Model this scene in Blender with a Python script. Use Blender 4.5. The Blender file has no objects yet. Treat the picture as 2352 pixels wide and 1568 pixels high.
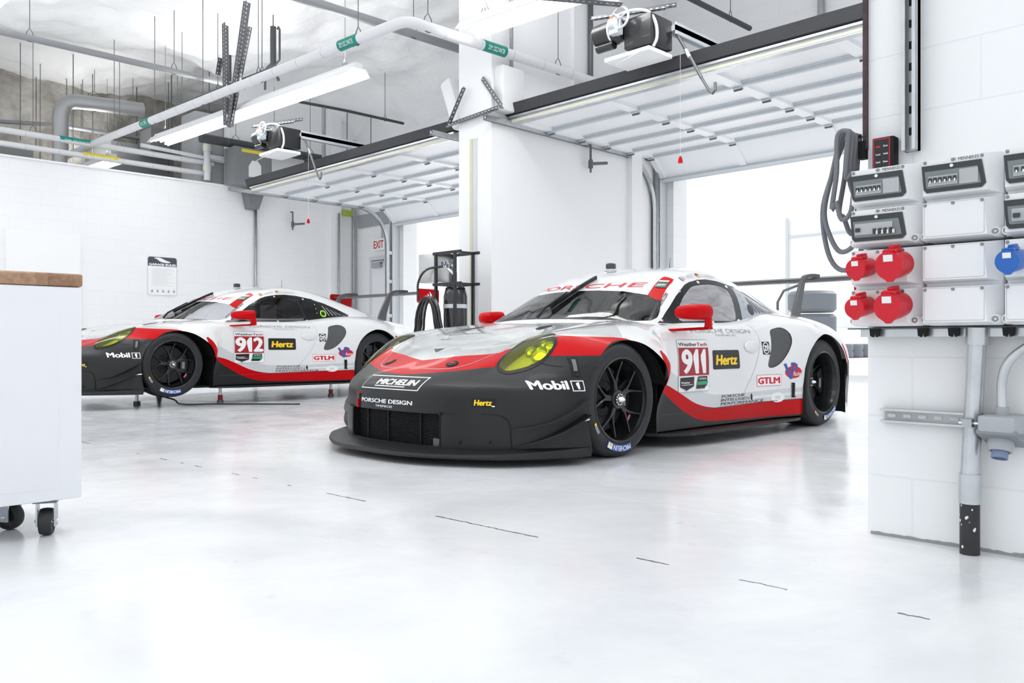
import bpy, bmesh, math, random
import numpy as np
from mathutils import Vector, Matrix
from mathutils.bvhtree import BVHTree
sc = bpy.context.scene
COL = sc.collection
PI = math.pi

# ------------------------------------------------------------------ camera
cd = bpy.data.cameras.new('camera'); cam = bpy.data.objects.new('camera', cd); COL.objects.link(cam)
cd.sensor_width = 36.0; cd.lens = 36.0*1920/2352
cam.location = (0, 0, 0.65)
cam.rotation_euler = (math.radians(90), 0, math.atan(1.005))
cd.clip_start = 0.05; cd.clip_end = 200
sc.camera = cam

# ------------------------------------------------------------------ world, lights, exposure
sc.view_settings.view_transform = 'Standard'; sc.view_settings.look = 'None'
sc.view_settings.gamma = 1.0; sc.view_settings.use_curve_mapping = False
sc.view_settings.exposure = 0.12
w = bpy.data.worlds.new('overcast'); sc.world = w; w.use_nodes = True
wb = w.node_tree.nodes['Background']
wb.inputs[0].default_value = (0.93, 0.965, 1.0, 1); wb.inputs[1].default_value = 1.1
sc.cycles.use_denoising = True
sc.cycles.max_bounces = 8; sc.cycles.diffuse_bounces = 7; sc.cycles.glossy_bounces = 4
sc.cycles.transmission_bounces = 6; sc.cycles.transparent_max_bounces = 12
sc.cycles.caustics_reflective = False; sc.cycles.caustics_refractive = False

sl = bpy.data.lights.new('hazy_sun', 'SUN'); sl.energy = 3.2; sl.angle = math.radians(40); sl.color = (1, .99, .97)
so = bpy.data.objects.new('hazy_sun', sl); so.rotation_euler = (math.radians(-42), 0, math.radians(12)); COL.objects.link(so)

def area_light(name, loc, rot, sx, sy, power, color=(1, 1, 1)):
    l = bpy.data.lights.new(name, 'AREA'); l.shape = 'RECTANGLE'; l.size = sx; l.size_y = sy
    l.energy = power; l.color = color
    o = bpy.data.objects.new(name, l); o.location = loc; o.rotation_euler = rot
    COL.objects.link(o); return o
LIGHTS = []

# ------------------------------------------------------------------ materials
MATS = {}
def mat(name, col=(.8, .8, .8), rough=.5, metal=0, spec=.5, coat=0, emit=None, es=0, alpha=1, trans=0, ior=1.45,
        bump=None, noise=None):
    if name in MATS: return MATS[name]
    m = bpy.data.materials.new(name); m.use_nodes = True
    nt = m.node_tree; b = nt.nodes['Principled BSDF']
    def S(k, v):
        if k in b.inputs: b.inputs[k].default_value = v
    S('Base Color', (*col, 1)); S('Roughness', rough); S('Metallic', metal); S('Specular IOR Level', spec)
    S('Coat Weight', coat); S('Coat Roughness', .03); S('IOR', ior); S('Alpha', alpha); S('Transmission Weight', trans)
    if emit: S('Emission Color', (*emit, 1)); S('Emission Strength', es)
    tc = None
    if bump or noise: tc = nt.nodes.new('ShaderNodeTexCoord')
    if noise:   # (scale, amount, colour2)
        n = nt.nodes.new('ShaderNodeTexNoise'); n.inputs['Scale'].default_value = noise[0]; n.inputs['Detail'].default_value = 5
        nt.links.new(tc.outputs['Object'], n.inputs['Vector'])
        r = nt.nodes.new('ShaderNodeValToRGB'); r.color_ramp.elements[0].position = .5-noise[1]; r.color_ramp.elements[1].position = .5+noise[1]
        r.color_ramp.elements[0].color = (*noise[2], 1); r.color_ramp.elements[1].color = (*col, 1)
        nt.links.new(n.outputs['Fac'], r.inputs['Fac']); nt.links.new(r.outputs['Color'], b.inputs['Base Color'])
    if bump:    # (scale, strength, distance)
        n = nt.nodes.new('ShaderNodeTexNoise'); n.inputs['Scale'].default_value = bump[0]; n.inputs['Detail'].default_value = 4
        nt.links.new(tc.outputs['Object'], n.inputs['Vector'])
        bp = nt.nodes.new('ShaderNodeBump'); bp.inputs['Strength'].default_value = bump[1]; bp.inputs['Distance'].default_value = bump[2]
        nt.links.new(n.outputs['Fac'], bp.inputs['Height']); nt.links.new(bp.outputs['Normal'], b.inputs['Normal'])
    MATS[name] = m; return m

WHITE = mat('paint_white', (.76, .77, .775), .22, coat=1)
GREY = mat('paint_grey', (.58, .605, .62), .22, coat=1)
PALE = mat('paint_pale_grey', (.50, .52, .52), .24, coat=.8)
MIDG = mat('paint_mid_grey', (.40, .42, .425), .24, coat=.8)
RED = mat('paint_red', (.50, .0008, .004), .34, spec=.10, coat=.10)
BLACK = mat('paint_satin_black', (.010, .0115, .0125), .38, spec=.4, coat=.08)
SEAM = mat('seam_dark', (.05, .05, .055), .6)
SEAMG = mat('seam_grey', (.42, .43, .45), .5)
CARBON = mat('black_plastic', (.011, .012, .013), .45, bump=(60, .15, .002))
MATTE = mat('matte_black', (.008, .008, .009), .8)
RUBBER = mat('tyre_rubber', (.015, .017, .020), .52, bump=(90, .12, .003))
RIMM = mat('rim_black', (.009, .010, .011), .33, metal=.0, coat=.3)
CHROME = mat('chrome', (.85, .86, .88), .18, metal=1)
STEEL = mat('galvanised_steel', (.50, .52, .54), .42, metal=.75, noise=(8, .3, (.36, .38, .40)))
STEELD = mat('dark_steel', (.16, .165, .175), .5, metal=.6)
GREYP = mat('grey_plastic', (.40, .42, .44), .45)
DARKG = mat('window_black', (.006, .007, .009), .16, spec=.35)
TXW = mat('decal_white', (.85, .86, .87), .35)
TXB = mat('decal_black', (.015, .015, .018), .35)
TXG = mat('decal_grey', (.35, .36, .38), .35)
TXR = mat('decal_red', (.62, .008, .02), .35)
TXN = mat('decal_number_red', (.36, .01, .018), .35)
TXY = mat('decal_yellow', (.95, .62, .01), .4)
TXBL = mat('decal_blue', (.03, .09, .38), .35)
TXGR = mat('decal_green', (.02, .36, .16), .4)
TXDG = mat('decal_dark_green', (.01, .13, .09), .4)
NEON = mat('decal_lime', (.45, .95, .03), .4)

# ------------------------------------------------------------------ object helpers
def tag(o, label=None, cat=None, group=None, kind=None):
    if label: o['label'] = label
    if cat: o['category'] = cat
    if group: o['group'] = group
    if kind: o['kind'] = kind
    return o
def empty(name, loc=(0, 0, 0), rz=0, label=None, cat=None, group=None, parent=None):
    o = bpy.data.objects.new(name, None); COL.objects.link(o); o.location = loc; o.rotation_euler = (0, 0, rz)
    o.empty_display_size = .1
    if parent: o.parent = parent
    return tag(o, label, cat, group)
def copy_tree(o, parent=None):
    c = o.copy(); COL.objects.link(c); c.parent = parent
    for ch in list(o.children): copy_tree(ch, c)
    return c

class MB:
    """collects shapes into one mesh; every shape may carry its own material"""
    def __init__(s): s.v = []; s.f = []; s.m = []; s.sm = []; s.mats = []
    def mi(s, m):
        if m not in s.mats: s.mats.append(m)
        return s.mats.index(m)
    def add(s, vs, fs, m, smooth=False):
        b = len(s.v); s.v += [tuple(map(float, v)) for v in vs]; i = s.mi(m)
        for f in fs: s.f.append(tuple(b+k for k in f)); s.m.append(i); s.sm.append(smooth)
        return s
    def box(s, x0, x1, y0, y1, z0, z1, m, M=None):
        vs = [Vector((x, y, z)) for x in (x0, x1) for y in (y0, y1) for z in (z0, z1)]
        if M: vs = [M @ v for v in vs]
        return s.add(vs, [(0, 1, 3, 2), (4, 6, 7, 5), (0, 4, 5, 1), (2, 3, 7, 6), (0, 2, 6, 4), (1, 5, 7, 3)], m)
    def bbox(s, x0, x1, y0, y1, z0, z1, m, r=.01, seg=2, M=None):
        bm = bmesh.new()
        bmesh.ops.create_cube(bm, size=1)
        for v in bm.verts: v.co = Vector(((x0+x1)/2+v.co.x*(x1-x0), (y0+y1)/2+v.co.y*(y1-y0), (z0+z1)/2+v.co.z*(z1-z0)))
        bmesh.ops.bevel(bm, geom=bm.edges[:], offset=r, segments=seg, profile=.5, affect='EDGES')
        return s.bm(bm, m, True, M)
    def bm(s, bm, m, smooth=False, M=None):
        bm.verts.ensure_lookup_table()
        for i, v in enumerate(bm.verts): v.index = i
        vs = [(M @ v.co if M else v.co.copy()) for v in bm.verts]
        fs = [[v.index for v in f.verts] for f in bm.faces]
        bm.free(); return s.add(vs, fs, m, smooth)
    def tube(s, pts, r, m, n=12, cap=True, closed=False):
        pts = [Vector(p) for p in pts]; L = len(pts)
        rr = r if isinstance(r, (list, tuple)) else [r]*L
        vs = []; up = None
        for i, p in enumerate(pts):
            a = pts[(i-1) % L] if (i > 0 or closed) else p; b = pts[(i+1) % L] if (i < L-1 or closed) else p
            t = (b-a).normalized() if (b-a).length > 1e-9 else Vector((0, 0, 1))
            if up is None:
                up = Vector((0, 0, 1)) if abs(t.z) < .9 else Vector((1, 0, 0))
            u = (up-t*up.dot(t)).normalized(); up = u; w_ = t.cross(u)
            for k in range(n):
                q = 2*PI*k/n; vs.append(p+(u*math.cos(q)+w_*math.sin(q))*rr[i])
        fs = []
        for i in range(L if closed else L-1):
            j = (i+1) % L
            for k in range(n): fs.append((i*n+k, i*n+(k+1) % n, j*n+(k+1) % n, j*n+k))
        s.add(vs, fs, m, True)
        if cap and not closed:
            s.add(vs[:n], [tuple(range(n-1, -1, -1))], m); s.add(vs[-n:], [tuple(range(n))], m)
        return s
    def lathe(s, prof, m, o=(0, 0, 0), axis='z', n=48, smooth=True, M=None, a0=0, a1=2*PI):
        """prof: list of (radius, height)"""
        full = abs(a1-a0-2*PI) < 1e-6; cols = n if full else n+1
        vs = []
        for k in range(cols):
            q = a0+(a1-a0)*k/n; cc, ss = math.cos(q), math.sin(q)
            for (r, h) in prof:
                v = (r*cc, r*ss, h) if axis == 'z' else ((h, r*cc, r*ss) if axis == 'x' else (r*cc, h, r*ss))
                v = Vector(v)+Vector(o); vs.append(M @ v if M else v)
        P = len(prof); fs = []
        for k in range(n):
            j = (k+1) % cols
            for i in range(P-1): fs.append((k*P+i, j*P+i, j*P+i+1, k*P+i+1))
        return s.add(vs, fs, m, smooth)
    def prism(s, poly, d0, d1, m, axis='y', smooth=False, M=None):
        """extrude a 2-D polygon along an axis: x:(y,z) y:(x,z) z:(x,y)"""
        def P(a, b, d): return Vector((d, a, b) if axis == 'x' else ((a, d, b) if axis == 'y' else (a, b, d)))
        n = len(poly); vs = [P(a, b, d0) for a, b in poly]+[P(a, b, d1) for a, b in poly]
        if M: vs = [M @ v for v in vs]
        s.add(vs, [tuple(range(n)), tuple(range(2*n-1, n-1, -1))], m)
        s.add(vs, [(i, (i+1) % n, n+(i+1) % n, n+i) for i in range(n)], m, smooth)
        return s
    def build(s, name, parent=None, loc=None, label=None, fix=True):
        me = bpy.data.meshes.new(name); me.from_pydata(s.v, [], s.f)
        for m in s.mats: me.materials.append(m)
        me.polygons.foreach_set('material_index', s.m); me.polygons.foreach_set('use_smooth', s.sm)
        if fix:
            bm = bmesh.new(); bm.from_mesh(me); bmesh.ops.remove_doubles(bm, verts=bm.verts, dist=1e-5)
            bmesh.ops.recalc_face_normals(bm, faces=bm.faces)
            for e in bm.edges:
                if len(e.link_faces) == 2 and e.calc_face_angle(0) > .6: e.smooth = False
            bm.to_mesh(me); bm.free()
        me.update()
        o = bpy.data.objects.new(name, me); COL.objects.link(o)
        if parent: o.parent = parent
        if loc: o.location = loc
        if label: o['label'] = label
        return o

def arc(cx, cy, r, a0, a1, n=8):
    return [(cx+r*math.cos(math.radians(a0+(a1-a0)*i/n)), cy+r*math.sin(math.radians(a0+(a1-a0)*i/n))) for i in range(n+1)]
def rrect(x0, y0, x1, y1, r, n=5):
    return arc(x1-r, y0+r, r, -90, 0, n)+arc(x1-r, y1-r, r, 0, 90, n)+arc(x0+r, y1-r, r, 90, 180, n)+arc(x0+r, y0+r, r, 180, 270, n)
def smooth_poly(pts, n=6, closed=True):
    P = [np.array(p, float) for p in pts]; L = len(P); out = []
    for i in range(L if closed else L-1):
        a, b, c_, d = (P[(i-1) % L], P[i], P[(i+1) % L], P[(i+2) % L]) if closed else (P[max(i-1, 0)], P[i], P[i+1], P[min(i+2, L-1)])
        for k in range(n):
            t = k/n; out.append(tuple(.5*((2*b)+(c_-a)*t+(2*a-5*b+4*c_-d)*t*t+(3*b-a-3*c_+d)*t**3)))
    if not closed: out.append(tuple(P[-1]))
    return out

# ------------------------------------------------------------------ flat lettering turned into triangles
_txt = {}
def text_tris(s, bold=0.0, shear=0.0, res=6):
    """2-D verts and faces of a word, unit cap height, starting at x=0"""
    key = (s, bold, shear)
    if key in _txt: return _txt[key]
    cu = bpy.data.curves.new('t', 'FONT'); cu.body = s; cu.size = 1; cu.resolution_u = res; cu.offset = bold; cu.shear = shear
    ob = bpy.data.objects.new('t', cu); COL.objects.link(ob)
    dg = bpy.context.evaluated_depsgraph_get(); me = bpy.data.meshes.new_from_object(ob.evaluated_get(dg))
    vs = [(v.co.x, v.co.y) for v in me.vertices]; fs = [tuple(p.vertices) for p in me.polygons]
    bpy.data.objects.remove(ob); bpy.data.curves.remove(cu); bpy.data.meshes.remove(me)
    x0 = min(v[0] for v in vs); x1 = max(v[0] for v in vs); H_ = .69
    vs = [((x-x0)/H_, y/H_) for x, y in vs]
    _txt[key] = (vs, fs, (x1-x0)/H_); return _txt[key]
def word(s, x0, y0, x1, y1, bold=.0, shear=0.0):
    """word fitted in a rectangle"""
    vs, fs, wd = text_tris(s, 0.0, shear)
    V, F_ = [], []
    for dx, dy in (((0, 0),) if bold <= 0 else ((0, 0), (bold*1.7, 0), (-bold*1.7, 0), (0, bold), (0, -bold))):
        n = len(V); V += [(x0+(x1-x0)*(x+dx)/wd, y0+(y1-y0)*(y*(1-2*max(bold, 0))+max(bold, 0)+dy), len(V)//max(1, len(vs))*.00009) for x, y in vs]; F_ += [tuple(i+n for i in f) for f in fs]
    return V, F_
def poly2(pts): return list(pts), [tuple(range(len(pts)))]

def layer_mesh(name, layers, place, parent=None, maxlen=None, label=None, gap=.0005):
    """layers: list of ((verts2d, faces), material); place(u,v,level)->xyz"""
    mb = MB()
    for k, (shape, m) in enumerate(layers):
        vs, fs = shape
        if maxlen:
            bm = bmesh.new(); bv = [bm.verts.new((p[0], p[1], p[2] if len(p) > 2 else 0)) for p in vs]
            for f in fs:
                try: bm.faces.new([bv[i] for i in f])
                except ValueError: pass
            bmesh.ops.triangulate(bm, faces=bm.faces[:])
            for _ in range(6):
                es = [e for e in bm.edges if e.calc_length() > maxlen]
                if not es: break
                bmesh.ops.subdivide_edges(bm, edges=es, cuts=1)
                bmesh.ops.triangulate(bm, faces=bm.faces[:])
            bm.verts.index_update()
            vs = [tuple(v.co) for v in bm.verts]; fs = [tuple(v.index for v in f.verts) for f in bm.faces]; bm.free()
        mb.add([place(p[0], p[1], k*gap+(p[2] if len(p) > 2 else 0)) for p in vs], fs, m, False)
    return mb.build(name, parent, label=label, fix=False)
# ================================================================== the racing cars
# car frame: +x car's left, +y rearward from the front axle, z up
def bspl(P, sub):
    """near-interpolating uniform cubic B-spline net, P[r][c] -> dense grid"""
    P = np.array(P, float)
    def ext(A, ax):
        A = np.moveaxis(A, ax, 0); a = 2*A[0]-A[1]; b = 2*A[-1]-A[-2]
        return np.moveaxis(np.concatenate([a[None], A, b[None]]), 0, ax)
    def at_knots(A):
        for ax in (0, 1):
            E_ = np.moveaxis(ext(A, ax), ax, 0); A = np.moveaxis((E_[:-2]+4*E_[1:-1]+E_[2:])/6, 0, ax)
        return A
    Q = P.copy()
    for _ in range(3): Q = Q+(P-at_knots(Q))*.9
    def dense(A, ax, n):
        E_ = np.moveaxis(ext(A, ax), ax, 0); out = []
        for i in range(E_.shape[0]-3):
            for k in range(n):
                t = k/n
                out.append(((1-t)**3*E_[i]+(3*t**3-6*t*t+4)*E_[i+1]+(-3*t**3+3*t*t+3*t+1)*E_[i+2]+t**3*E_[i+3])/6)
        out.append((E_[-3]+4*E_[-2]+E_[-1])/6)
        return np.moveaxis(np.array(out), 0, ax)
    return dense(dense(Q, 0, sub[0]), 1, sub[1])

# plan outline of the nose: from the centre line round to the front of the wheel arch
PLAN = [(0, -.90), (.22, -.893), (.40, -.853), (.56, -.78), (.69, -.695), (.79, -.62), (.875, -.545), (.94, -.455), (.98, -.365), (1.0, -.27)]
def plan(t, inset=0.0):
    t = max(0, min(1, t))*(len(PLAN)-1); i = min(int(t), len(PLAN)-2); f_ = t-i
    a, b = PLAN[i], PLAN[i+1]; x = a[0]+(b[0]-a[0])*f_; y = a[1]+(b[1]-a[1])*f_
    return x, y+inset*(1-x*x)
def front_row(h, tend, inset, drop=4):
    row = []
    for j in range(9):
        x, y = plan(tend*j/8, inset)
        z = h if j <= drop else h+(.06-h)*(.5-.5*math.cos(PI*(j-drop)/(8-drop)))
        row.append((x, y, z))
    return row
ROWS = [front_row(.06, .62, 0), front_row(.19, .70, -.005), front_row(.31, .79, .0), front_row(.395, .87, .025)]
ROWS.append([(0, -.80, .462), (.22, -.795, .462), (.41, -.75, .460), (.57, -.67, .466), (.70, -.60, .455), (.84, -.52, .40), (.95, -.43, .29), (.992, -.35, .17), (1.006, -.30, .06)])
ROWS.append([(0, -.675, .525), (.23, -.67, .525), (.43, -.63, .523), (.61, -.555, .548), (.76, -.475, .530), (.91, -.41, .45), (.982, -.345, .33), (1.004, -.28, .19), (1.012, -.24, .06)])
ROWS.append([(0, -.515, .597), (.24, -.51, .597), (.45, -.47, .597), (.655, -.40, .635), (.805, -.34, .602), (.938, -.30, .52), (.996, -.255, .38), (1.012, -.21, .22), (1.015, -.18, .06)])
def R_(y, *xz): return [(a, y, b) for a, b in xz]
ROWS.append([(0, -.35, .657), (.25, -.345, .657), (.48, -.32, .66), (.69, -.26, .69), (.845, -.21, .655), (.970, -.18, .568), (1.012, -.15, .42), (1.015, -.13, .25), (1.015, -.11, .08)])
ROWS.append([(0, -.16, .706), (.25, -.155, .706), (.49, -.12, .705), (.71, -.08, .726), (.875, -.04, .685), (.990, -.02, .605), (1.008, -.01, .44), (1.0, 0, .27), (1.0, 0, .10)])
ROWS.append(R_(.13, (0, .751), (.26, .751), (.50, .745), (.715, .749), (.878, .705), (.995, .618), (1.012, .45), (1.0, .28), (1.0, .10)))
ROWS.append(R_(.32, (0, .778), (.27, .777), (.51, .77), (.715, .762), (.868, .712), (.982, .615), (1.004, .46), (.93, .28), (.92, .10)))
ROWS.append(R_(.455, (0, .79), (.27, .79), (.53, .785), (.72, .765), (.842, .718), (.945, .61), (.99, .45), (.885, .27), (.875, .10)))
ROWS.append(R_(.53, (0, .80), (.27, .80), (.54, .79), (.735, .762), (.833, .712), (.882, .61), (.885, .46), (.868, .30), (.87, .10)))
ROWS.append(R_(.72, (0, .80), (.27, .80), (.56, .79), (.745, .762), (.826, .710), (.86, .61), (.870, .46), (.868, .30), (.872, .10)))
ROWS.append(R_(1.0, (0, .89), (.27, .885), (.56, .84), (.745, .778), (.825, .73), (.858, .63), (.868, .48), (.866, .30), (.875, .10)))
ROWS.append(R_(1.35, (0, .90), (.27, .89), (.56, .845), (.735, .785), (.815, .735), (.850, .63), (.866, .48), (.868, .30), (.885, .10)))
ROWS.append(R_(1.65, (0, .90), (.27, .89), (.56, .85), (.71, .80), (.80, .755), (.845, .65), (.868, .48), (.875, .30), (.89, .10)))
ROWS.append(R_(1.9, (0, .90), (.27, .895), (.55, .86), (.70, .825), (.815, .78), (.875, .67), (.90, .49), (.905, .30), (.91, .10)))
ROWS.append(R_(2.15, (0, .90), (.27, .895), (.55, .875), (.70, .85), (.84, .80), (.93, .69), (.96, .50), (.955, .30), (.95, .10)))
ROWS.append(R_(2.4, (0, .90), (.27, .895), (.54, .88), (.70, .86), (.868, .81), (.985, .70), (1.012, .51), (.995, .30), (.985, .10)))
ROWS.append(R_(2.65, (0, .885), (.27, .88), (.54, .87), (.70, .852), (.87, .80), (.992, .69), (1.02, .51), (1.01, .30), (1.0, .10)))
ROWS.append(R_(2.9, (0, .86), (.27, .855), (.53, .845), (.70, .822), (.855, .765), (.965, .655), (1.01, .50), (1.005, .30), (.995, .12)))
ROWS.append(R_(3.12, (0, .825), (.27, .82), (.52, .81), (.68, .785), (.80, .73), (.87, .63), (.90, .49), (.89, .32), (.88, .16)))
ROWS.append(R_(3.3, (0, .78), (.26, .775), (.50, .765), (.65, .74), (.75, .69), (.80, .60), (.82, .48), (.82, .34), (.81, .20)))
ROWS.append([(0, 3.42, .66), (.26, 3.41, .66), (.48, 3.40, .65), (.60, 3.38, .63), (.68, 3.36, .59), (.74, 3.35, .53), (.76, 3.34, .45), (.77, 3.34, .36), (.76, 3.34, .26)])
ROWS.append([(0, 3.43, .36), (.26, 3.42, .36), (.48, 3.41, .36), (.60, 3.39, .36), (.68, 3.37, .36), (.72, 3.36, .35), (.74, 3.35, .33), (.75, 3.35, .30), (.75, 3.35, .27)])

CAB = [
 [(0, .30, .74), (.28, .32, .74), (.52, .385, .735), (.665, .49, .725), (.70, .545, .72), (.74, .61, .715)],
 [(0, .345, .795), (.28, .365, .795), (.52, .43, .785), (.67, .53, .772), (.72, .585, .764), (.757, .65, .757)],
 [(0, .50, .890), (.28, .52, .882), (.51, .575, .86), (.65, .67, .825), (.715, .72, .79), (.760, .77, .758)],
 [(0, .70, .998), (.28, .72, .99), (.49, .77, .962), (.625, .84, .91), (.71, .89, .84), (.763, .95, .76)],
 [(0, .92, 1.10), (.27, .935, 1.093), (.46, .975, 1.063), (.60, 1.02, 1.018), (.70, 1.07, .90), (.763, 1.12, .762)],
 [(0, 1.12, 1.160), (.26, 1.13, 1.153), (.44, 1.16, 1.128), (.575, 1.20, 1.083), (.685, 1.23, .94), (.758, 1.27, .766)],
 [(0, 1.32, 1.194), (.25, 1.33, 1.187), (.43, 1.35, 1.162), (.56, 1.37, 1.115), (.675, 1.40, .96), (.75, 1.43, .772)],
 [(0, 1.58, 1.213), (.25, 1.58, 1.206), (.42, 1.59, 1.18), (.55, 1.60, 1.122), (.66, 1.61, .97), (.728, 1.63, .782)],
 [(0, 1.85, 1.20), (.25, 1.85, 1.192), (.41, 1.85, 1.165), (.54, 1.85, 1.100), (.645, 1.85, .965), (.705, 1.86, .80)],
 [(0, 2.10, 1.155), (.25, 2.10, 1.148), (.40, 2.10, 1.118), (.525, 2.10, 1.05), (.62, 2.10, .945), (.69, 2.10, .83)],
 [(0, 2.35, 1.09), (.25, 2.35, 1.08), (.40, 2.35, 1.05), (.515, 2.34, .985), (.60, 2.34, .915), (.68, 2.34, .845)],
 [(0, 2.62, 1.01), (.25, 2.62, 1.0), (.40, 2.62, .975), (.51, 2.61, .92), (.59, 2.60, .88), (.67, 2.60, .845)],
 [(0, 2.90, .925), (.25, 2.90, .92), (.40, 2.90, .90), (.51, 2.90, .865), (.59, 2.9, .84), (.66, 2.9, .82)],
 [(0, 3.15, .845), (.25, 3.15, .84), (.40, 3.15, .83), (.50, 3.15, .80), (.58, 3.15, .78), (.65, 3.15, .76)]]

class Shell:
    """one half of a dense smooth surface that outlines are cut into"""
    def __init__(s, net, sub, m):
        G = bspl(net, sub); nr, nc = G.shape[:2]; s.G = G
        G[:, 0, 0] = 0.0
        me = bpy.data.meshes.new('shell')
        q = []
        for r in range(nr-1):
            for c_ in range(nc-1): q.append((r*nc+c_, r*nc+c_+1, (r+1)*nc+c_+1, (r+1)*nc+c_))
        me.from_pydata([tuple(p) for p in G.reshape(-1, 3)], [], q); me.update()
        s.bm = bmesh.new(); s.bm.from_mesh(me); bmesh.ops.recalc_face_normals(s.bm, faces=s.bm.faces)
        s.bm.faces.ensure_lookup_table()
        # normals of the uncut surface
        Gu = np.gradient(G, axis=0); Gv = np.gradient(G, axis=1); N = np.cross(Gu, Gv); N /= np.linalg.norm(N, axis=2, keepdims=True)+1e-12
        ref = N[nr//2, 3*nc//4]
        if ref[0] < 0: N = -N
        N[:, 0, 0] = 0; N /= np.linalg.norm(N, axis=2, keepdims=True)+1e-12
        s.N = N.reshape(-1, 3); s.V = G.reshape(-1, 3)
        tri = []
        for f_ in q: tri.append((f_[0], f_[1], f_[2])); tri.append((f_[0], f_[2], f_[3]))
        s.tri = tri; s.bvh = BVHTree.FromPolygons([tuple(p) for p in s.V], tri)
        f0 = s.bm.faces[len(s.bm.faces)//2]
        if f0.normal.dot(s.normal(f0.calc_center_median())) < 0: bmesh.ops.reverse_faces(s.bm, faces=s.bm.faces)
        s.mats = [m]; s.parts = {}
        bpy.data.meshes.remove(me)
    def normal(s, p):
        loc, n, i, d = s.bvh.find_nearest(Vector(p)); a, b, c_ = s.tri[i]
        A, B, C_ = (Vector(s.V[k]) for k in (a, b, c_)); v0 = B-A; v1 = C_-A; v2 = loc-A
        d00, d01, d11, d20, d21 = v0.dot(v0), v0.dot(v1), v1.dot(v1), v2.dot(v0), v2.dot(v1); den = d00*d11-d01*d01
        if abs(den) < 1e-18: return Vector(s.N[a])
        v = (d11*d20-d01*d21)/den; w_ = (d00*d21-d01*d20)/den
        return Vector(s.N[a]*(1-v-w_)+s.N[b]*v+s.N[c_]*w_).normalized()
    def cut(s, poly, ax, test, closed=True):
        """knife a 2-D outline (ax: the two coordinates it lives in) through the faces that pass test; returns faces inside"""
        i0, i1 = ax; k = 3-i0-i1; bm = s.bm; n = len(poly)
        def cand(x0, x1, y0, y1):
            out = []
            for f_ in bm.faces:
                c_ = s_c(f_)
                if not test(f_, c_): continue
                vs = f_.verts; a = [v.co[i0] for v in vs]; b = [v.co[i1] for v in vs]
                if max(a) < x0 or min(a) > x1 or max(b) < y0 or min(b) > y1: continue
                out.append(f_)
            return out
        def s_c(f_): return f_.calc_center_median()
        X = [p[0] for p in poly]; Y = [p[1] for p in poly]
        live = cand(min(X)-.02, max(X)+.02, min(Y)-.02, max(Y)+.02)
        for j in range(n if closed else n-1):
            a, b = poly[j], poly[(j+1) % n]
            d = (b[0]-a[0], b[1]-a[1]); L = math.hypot(*d)
            if L < 1e-7: continue
            e = 1e-4; x0, x1 = min(a[0], b[0])-e, max(a[0], b[0])+e; y0, y1 = min(a[1], b[1])-e, max(a[1], b[1])+e
            hit = []
            for f_ in live:
                vs = f_.verts; p0 = [v.co[i0] for v in vs]
                if max(p0) < x0 or min(p0) > x1: continue
                p1 = [v.co[i1] for v in vs]
                if max(p1) < y0 or min(p1) > y1: continue
                hit.append(f_)
            if not hit: continue
            no = Vector((0, 0, 0)); no[i0] = -d[1]/L; no[i1] = d[0]/L
            co = Vector((0, 0, 0)); co[i0] = a[0]; co[i1] = a[1]
            hs = set(hit); geom = list({v for f_ in hit for v in f_.verts})+list({e_ for f_ in hit for e_ in f_.edges})+hit
            r = bmesh.ops.bisect_plane(bm, geom=geom, dist=1e-6, plane_co=co, plane_no=no)
            new = [g for g in r['geom'] if isinstance(g, bmesh.types.BMFace)]
            live = [f_ for f_ in live if f_.is_valid and f_ not in hs]+[f_ for f_ in new if f_.is_valid]
        out = []
        if not closed: return [f_ for f_ in live if f_.is_valid]
        for f_ in cand(min(X), max(X), min(Y), max(Y)):
            c_ = s_c(f_)
            if pip(c_[i0], c_[i1], poly): out.append(f_)
        return out
    def paint(s, faces, m):
        if m not in s.mats: s.mats.append(m)
        i = s.mats.index(m)
        for f_ in faces: f_.material_index = i
    def take(s, name, faces):
        """move faces out into a part of their own"""
        faces = [f_ for f_ in faces if f_.is_valid]
        data = [([tuple(v.co) for v in f_.verts], f_.material_index) for f_ in faces]
        s.parts[name] = s.parts.get(name, [])+data
        bmesh.ops.delete(s.bm, geom=faces, context='FACES')
        return data
    def obj(s, name, data=None, parent=None, mirror=True, side=1, offset=0.0, mats=None, thick=0.0, label=None, walls=0.0):
        """mesh of the rest (or of a part) with the normals of the uncut surface"""
        if data is None: data = [([tuple(v.co) for v in f_.verts], f_.material_index) for f_ in s.bm.faces]
        idx = {}; V = []; F_ = []; MI = []
        for pts, mi_ in data:
            ids = []
            for p in pts:
                k = (round(p[0], 6), round(p[1], 6), round(p[2], 6))
                if k not in idx: idx[k] = len(V); V.append(p)
                ids.append(idx[k])
            ids2 = []
            for t in ids:
                if not ids2 or (t != ids2[-1] and t != ids2[0]): ids2.append(t)
            if len(ids2) > 2: F_.append(ids2); MI.append(mi_)
        N = [s.normal(p) for p in V]
        V = [tuple(Vector(p)+n*offset) for p, n in zip(V, N)]
        if thick:   # a second skin turned inwards
            b = len(V); V2 = [tuple(Vector(p)-n*thick) for p, n in zip(V, N)]; V += V2
            edges = {}
            for f_ in F_:
                for i in range(len(f_)):
                    e = (f_[i], f_[(i+1) % len(f_)]); edges[e] = edges.get(e, 0)+1
            rim = [e for e in edges if (e[1], e[0]) not in edges]
            F2 = [[i+b for i in reversed(f_)] for f_ in F_]
            FR = [(e[1], e[0], e[0]+b, e[1]+b) for e in rim]
            MI = MI+MI+[MI[0] if MI else 0]*len(FR); N = N+[-n for n in N]; nb = len(F_); F_ = F_+F2+FR
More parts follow.
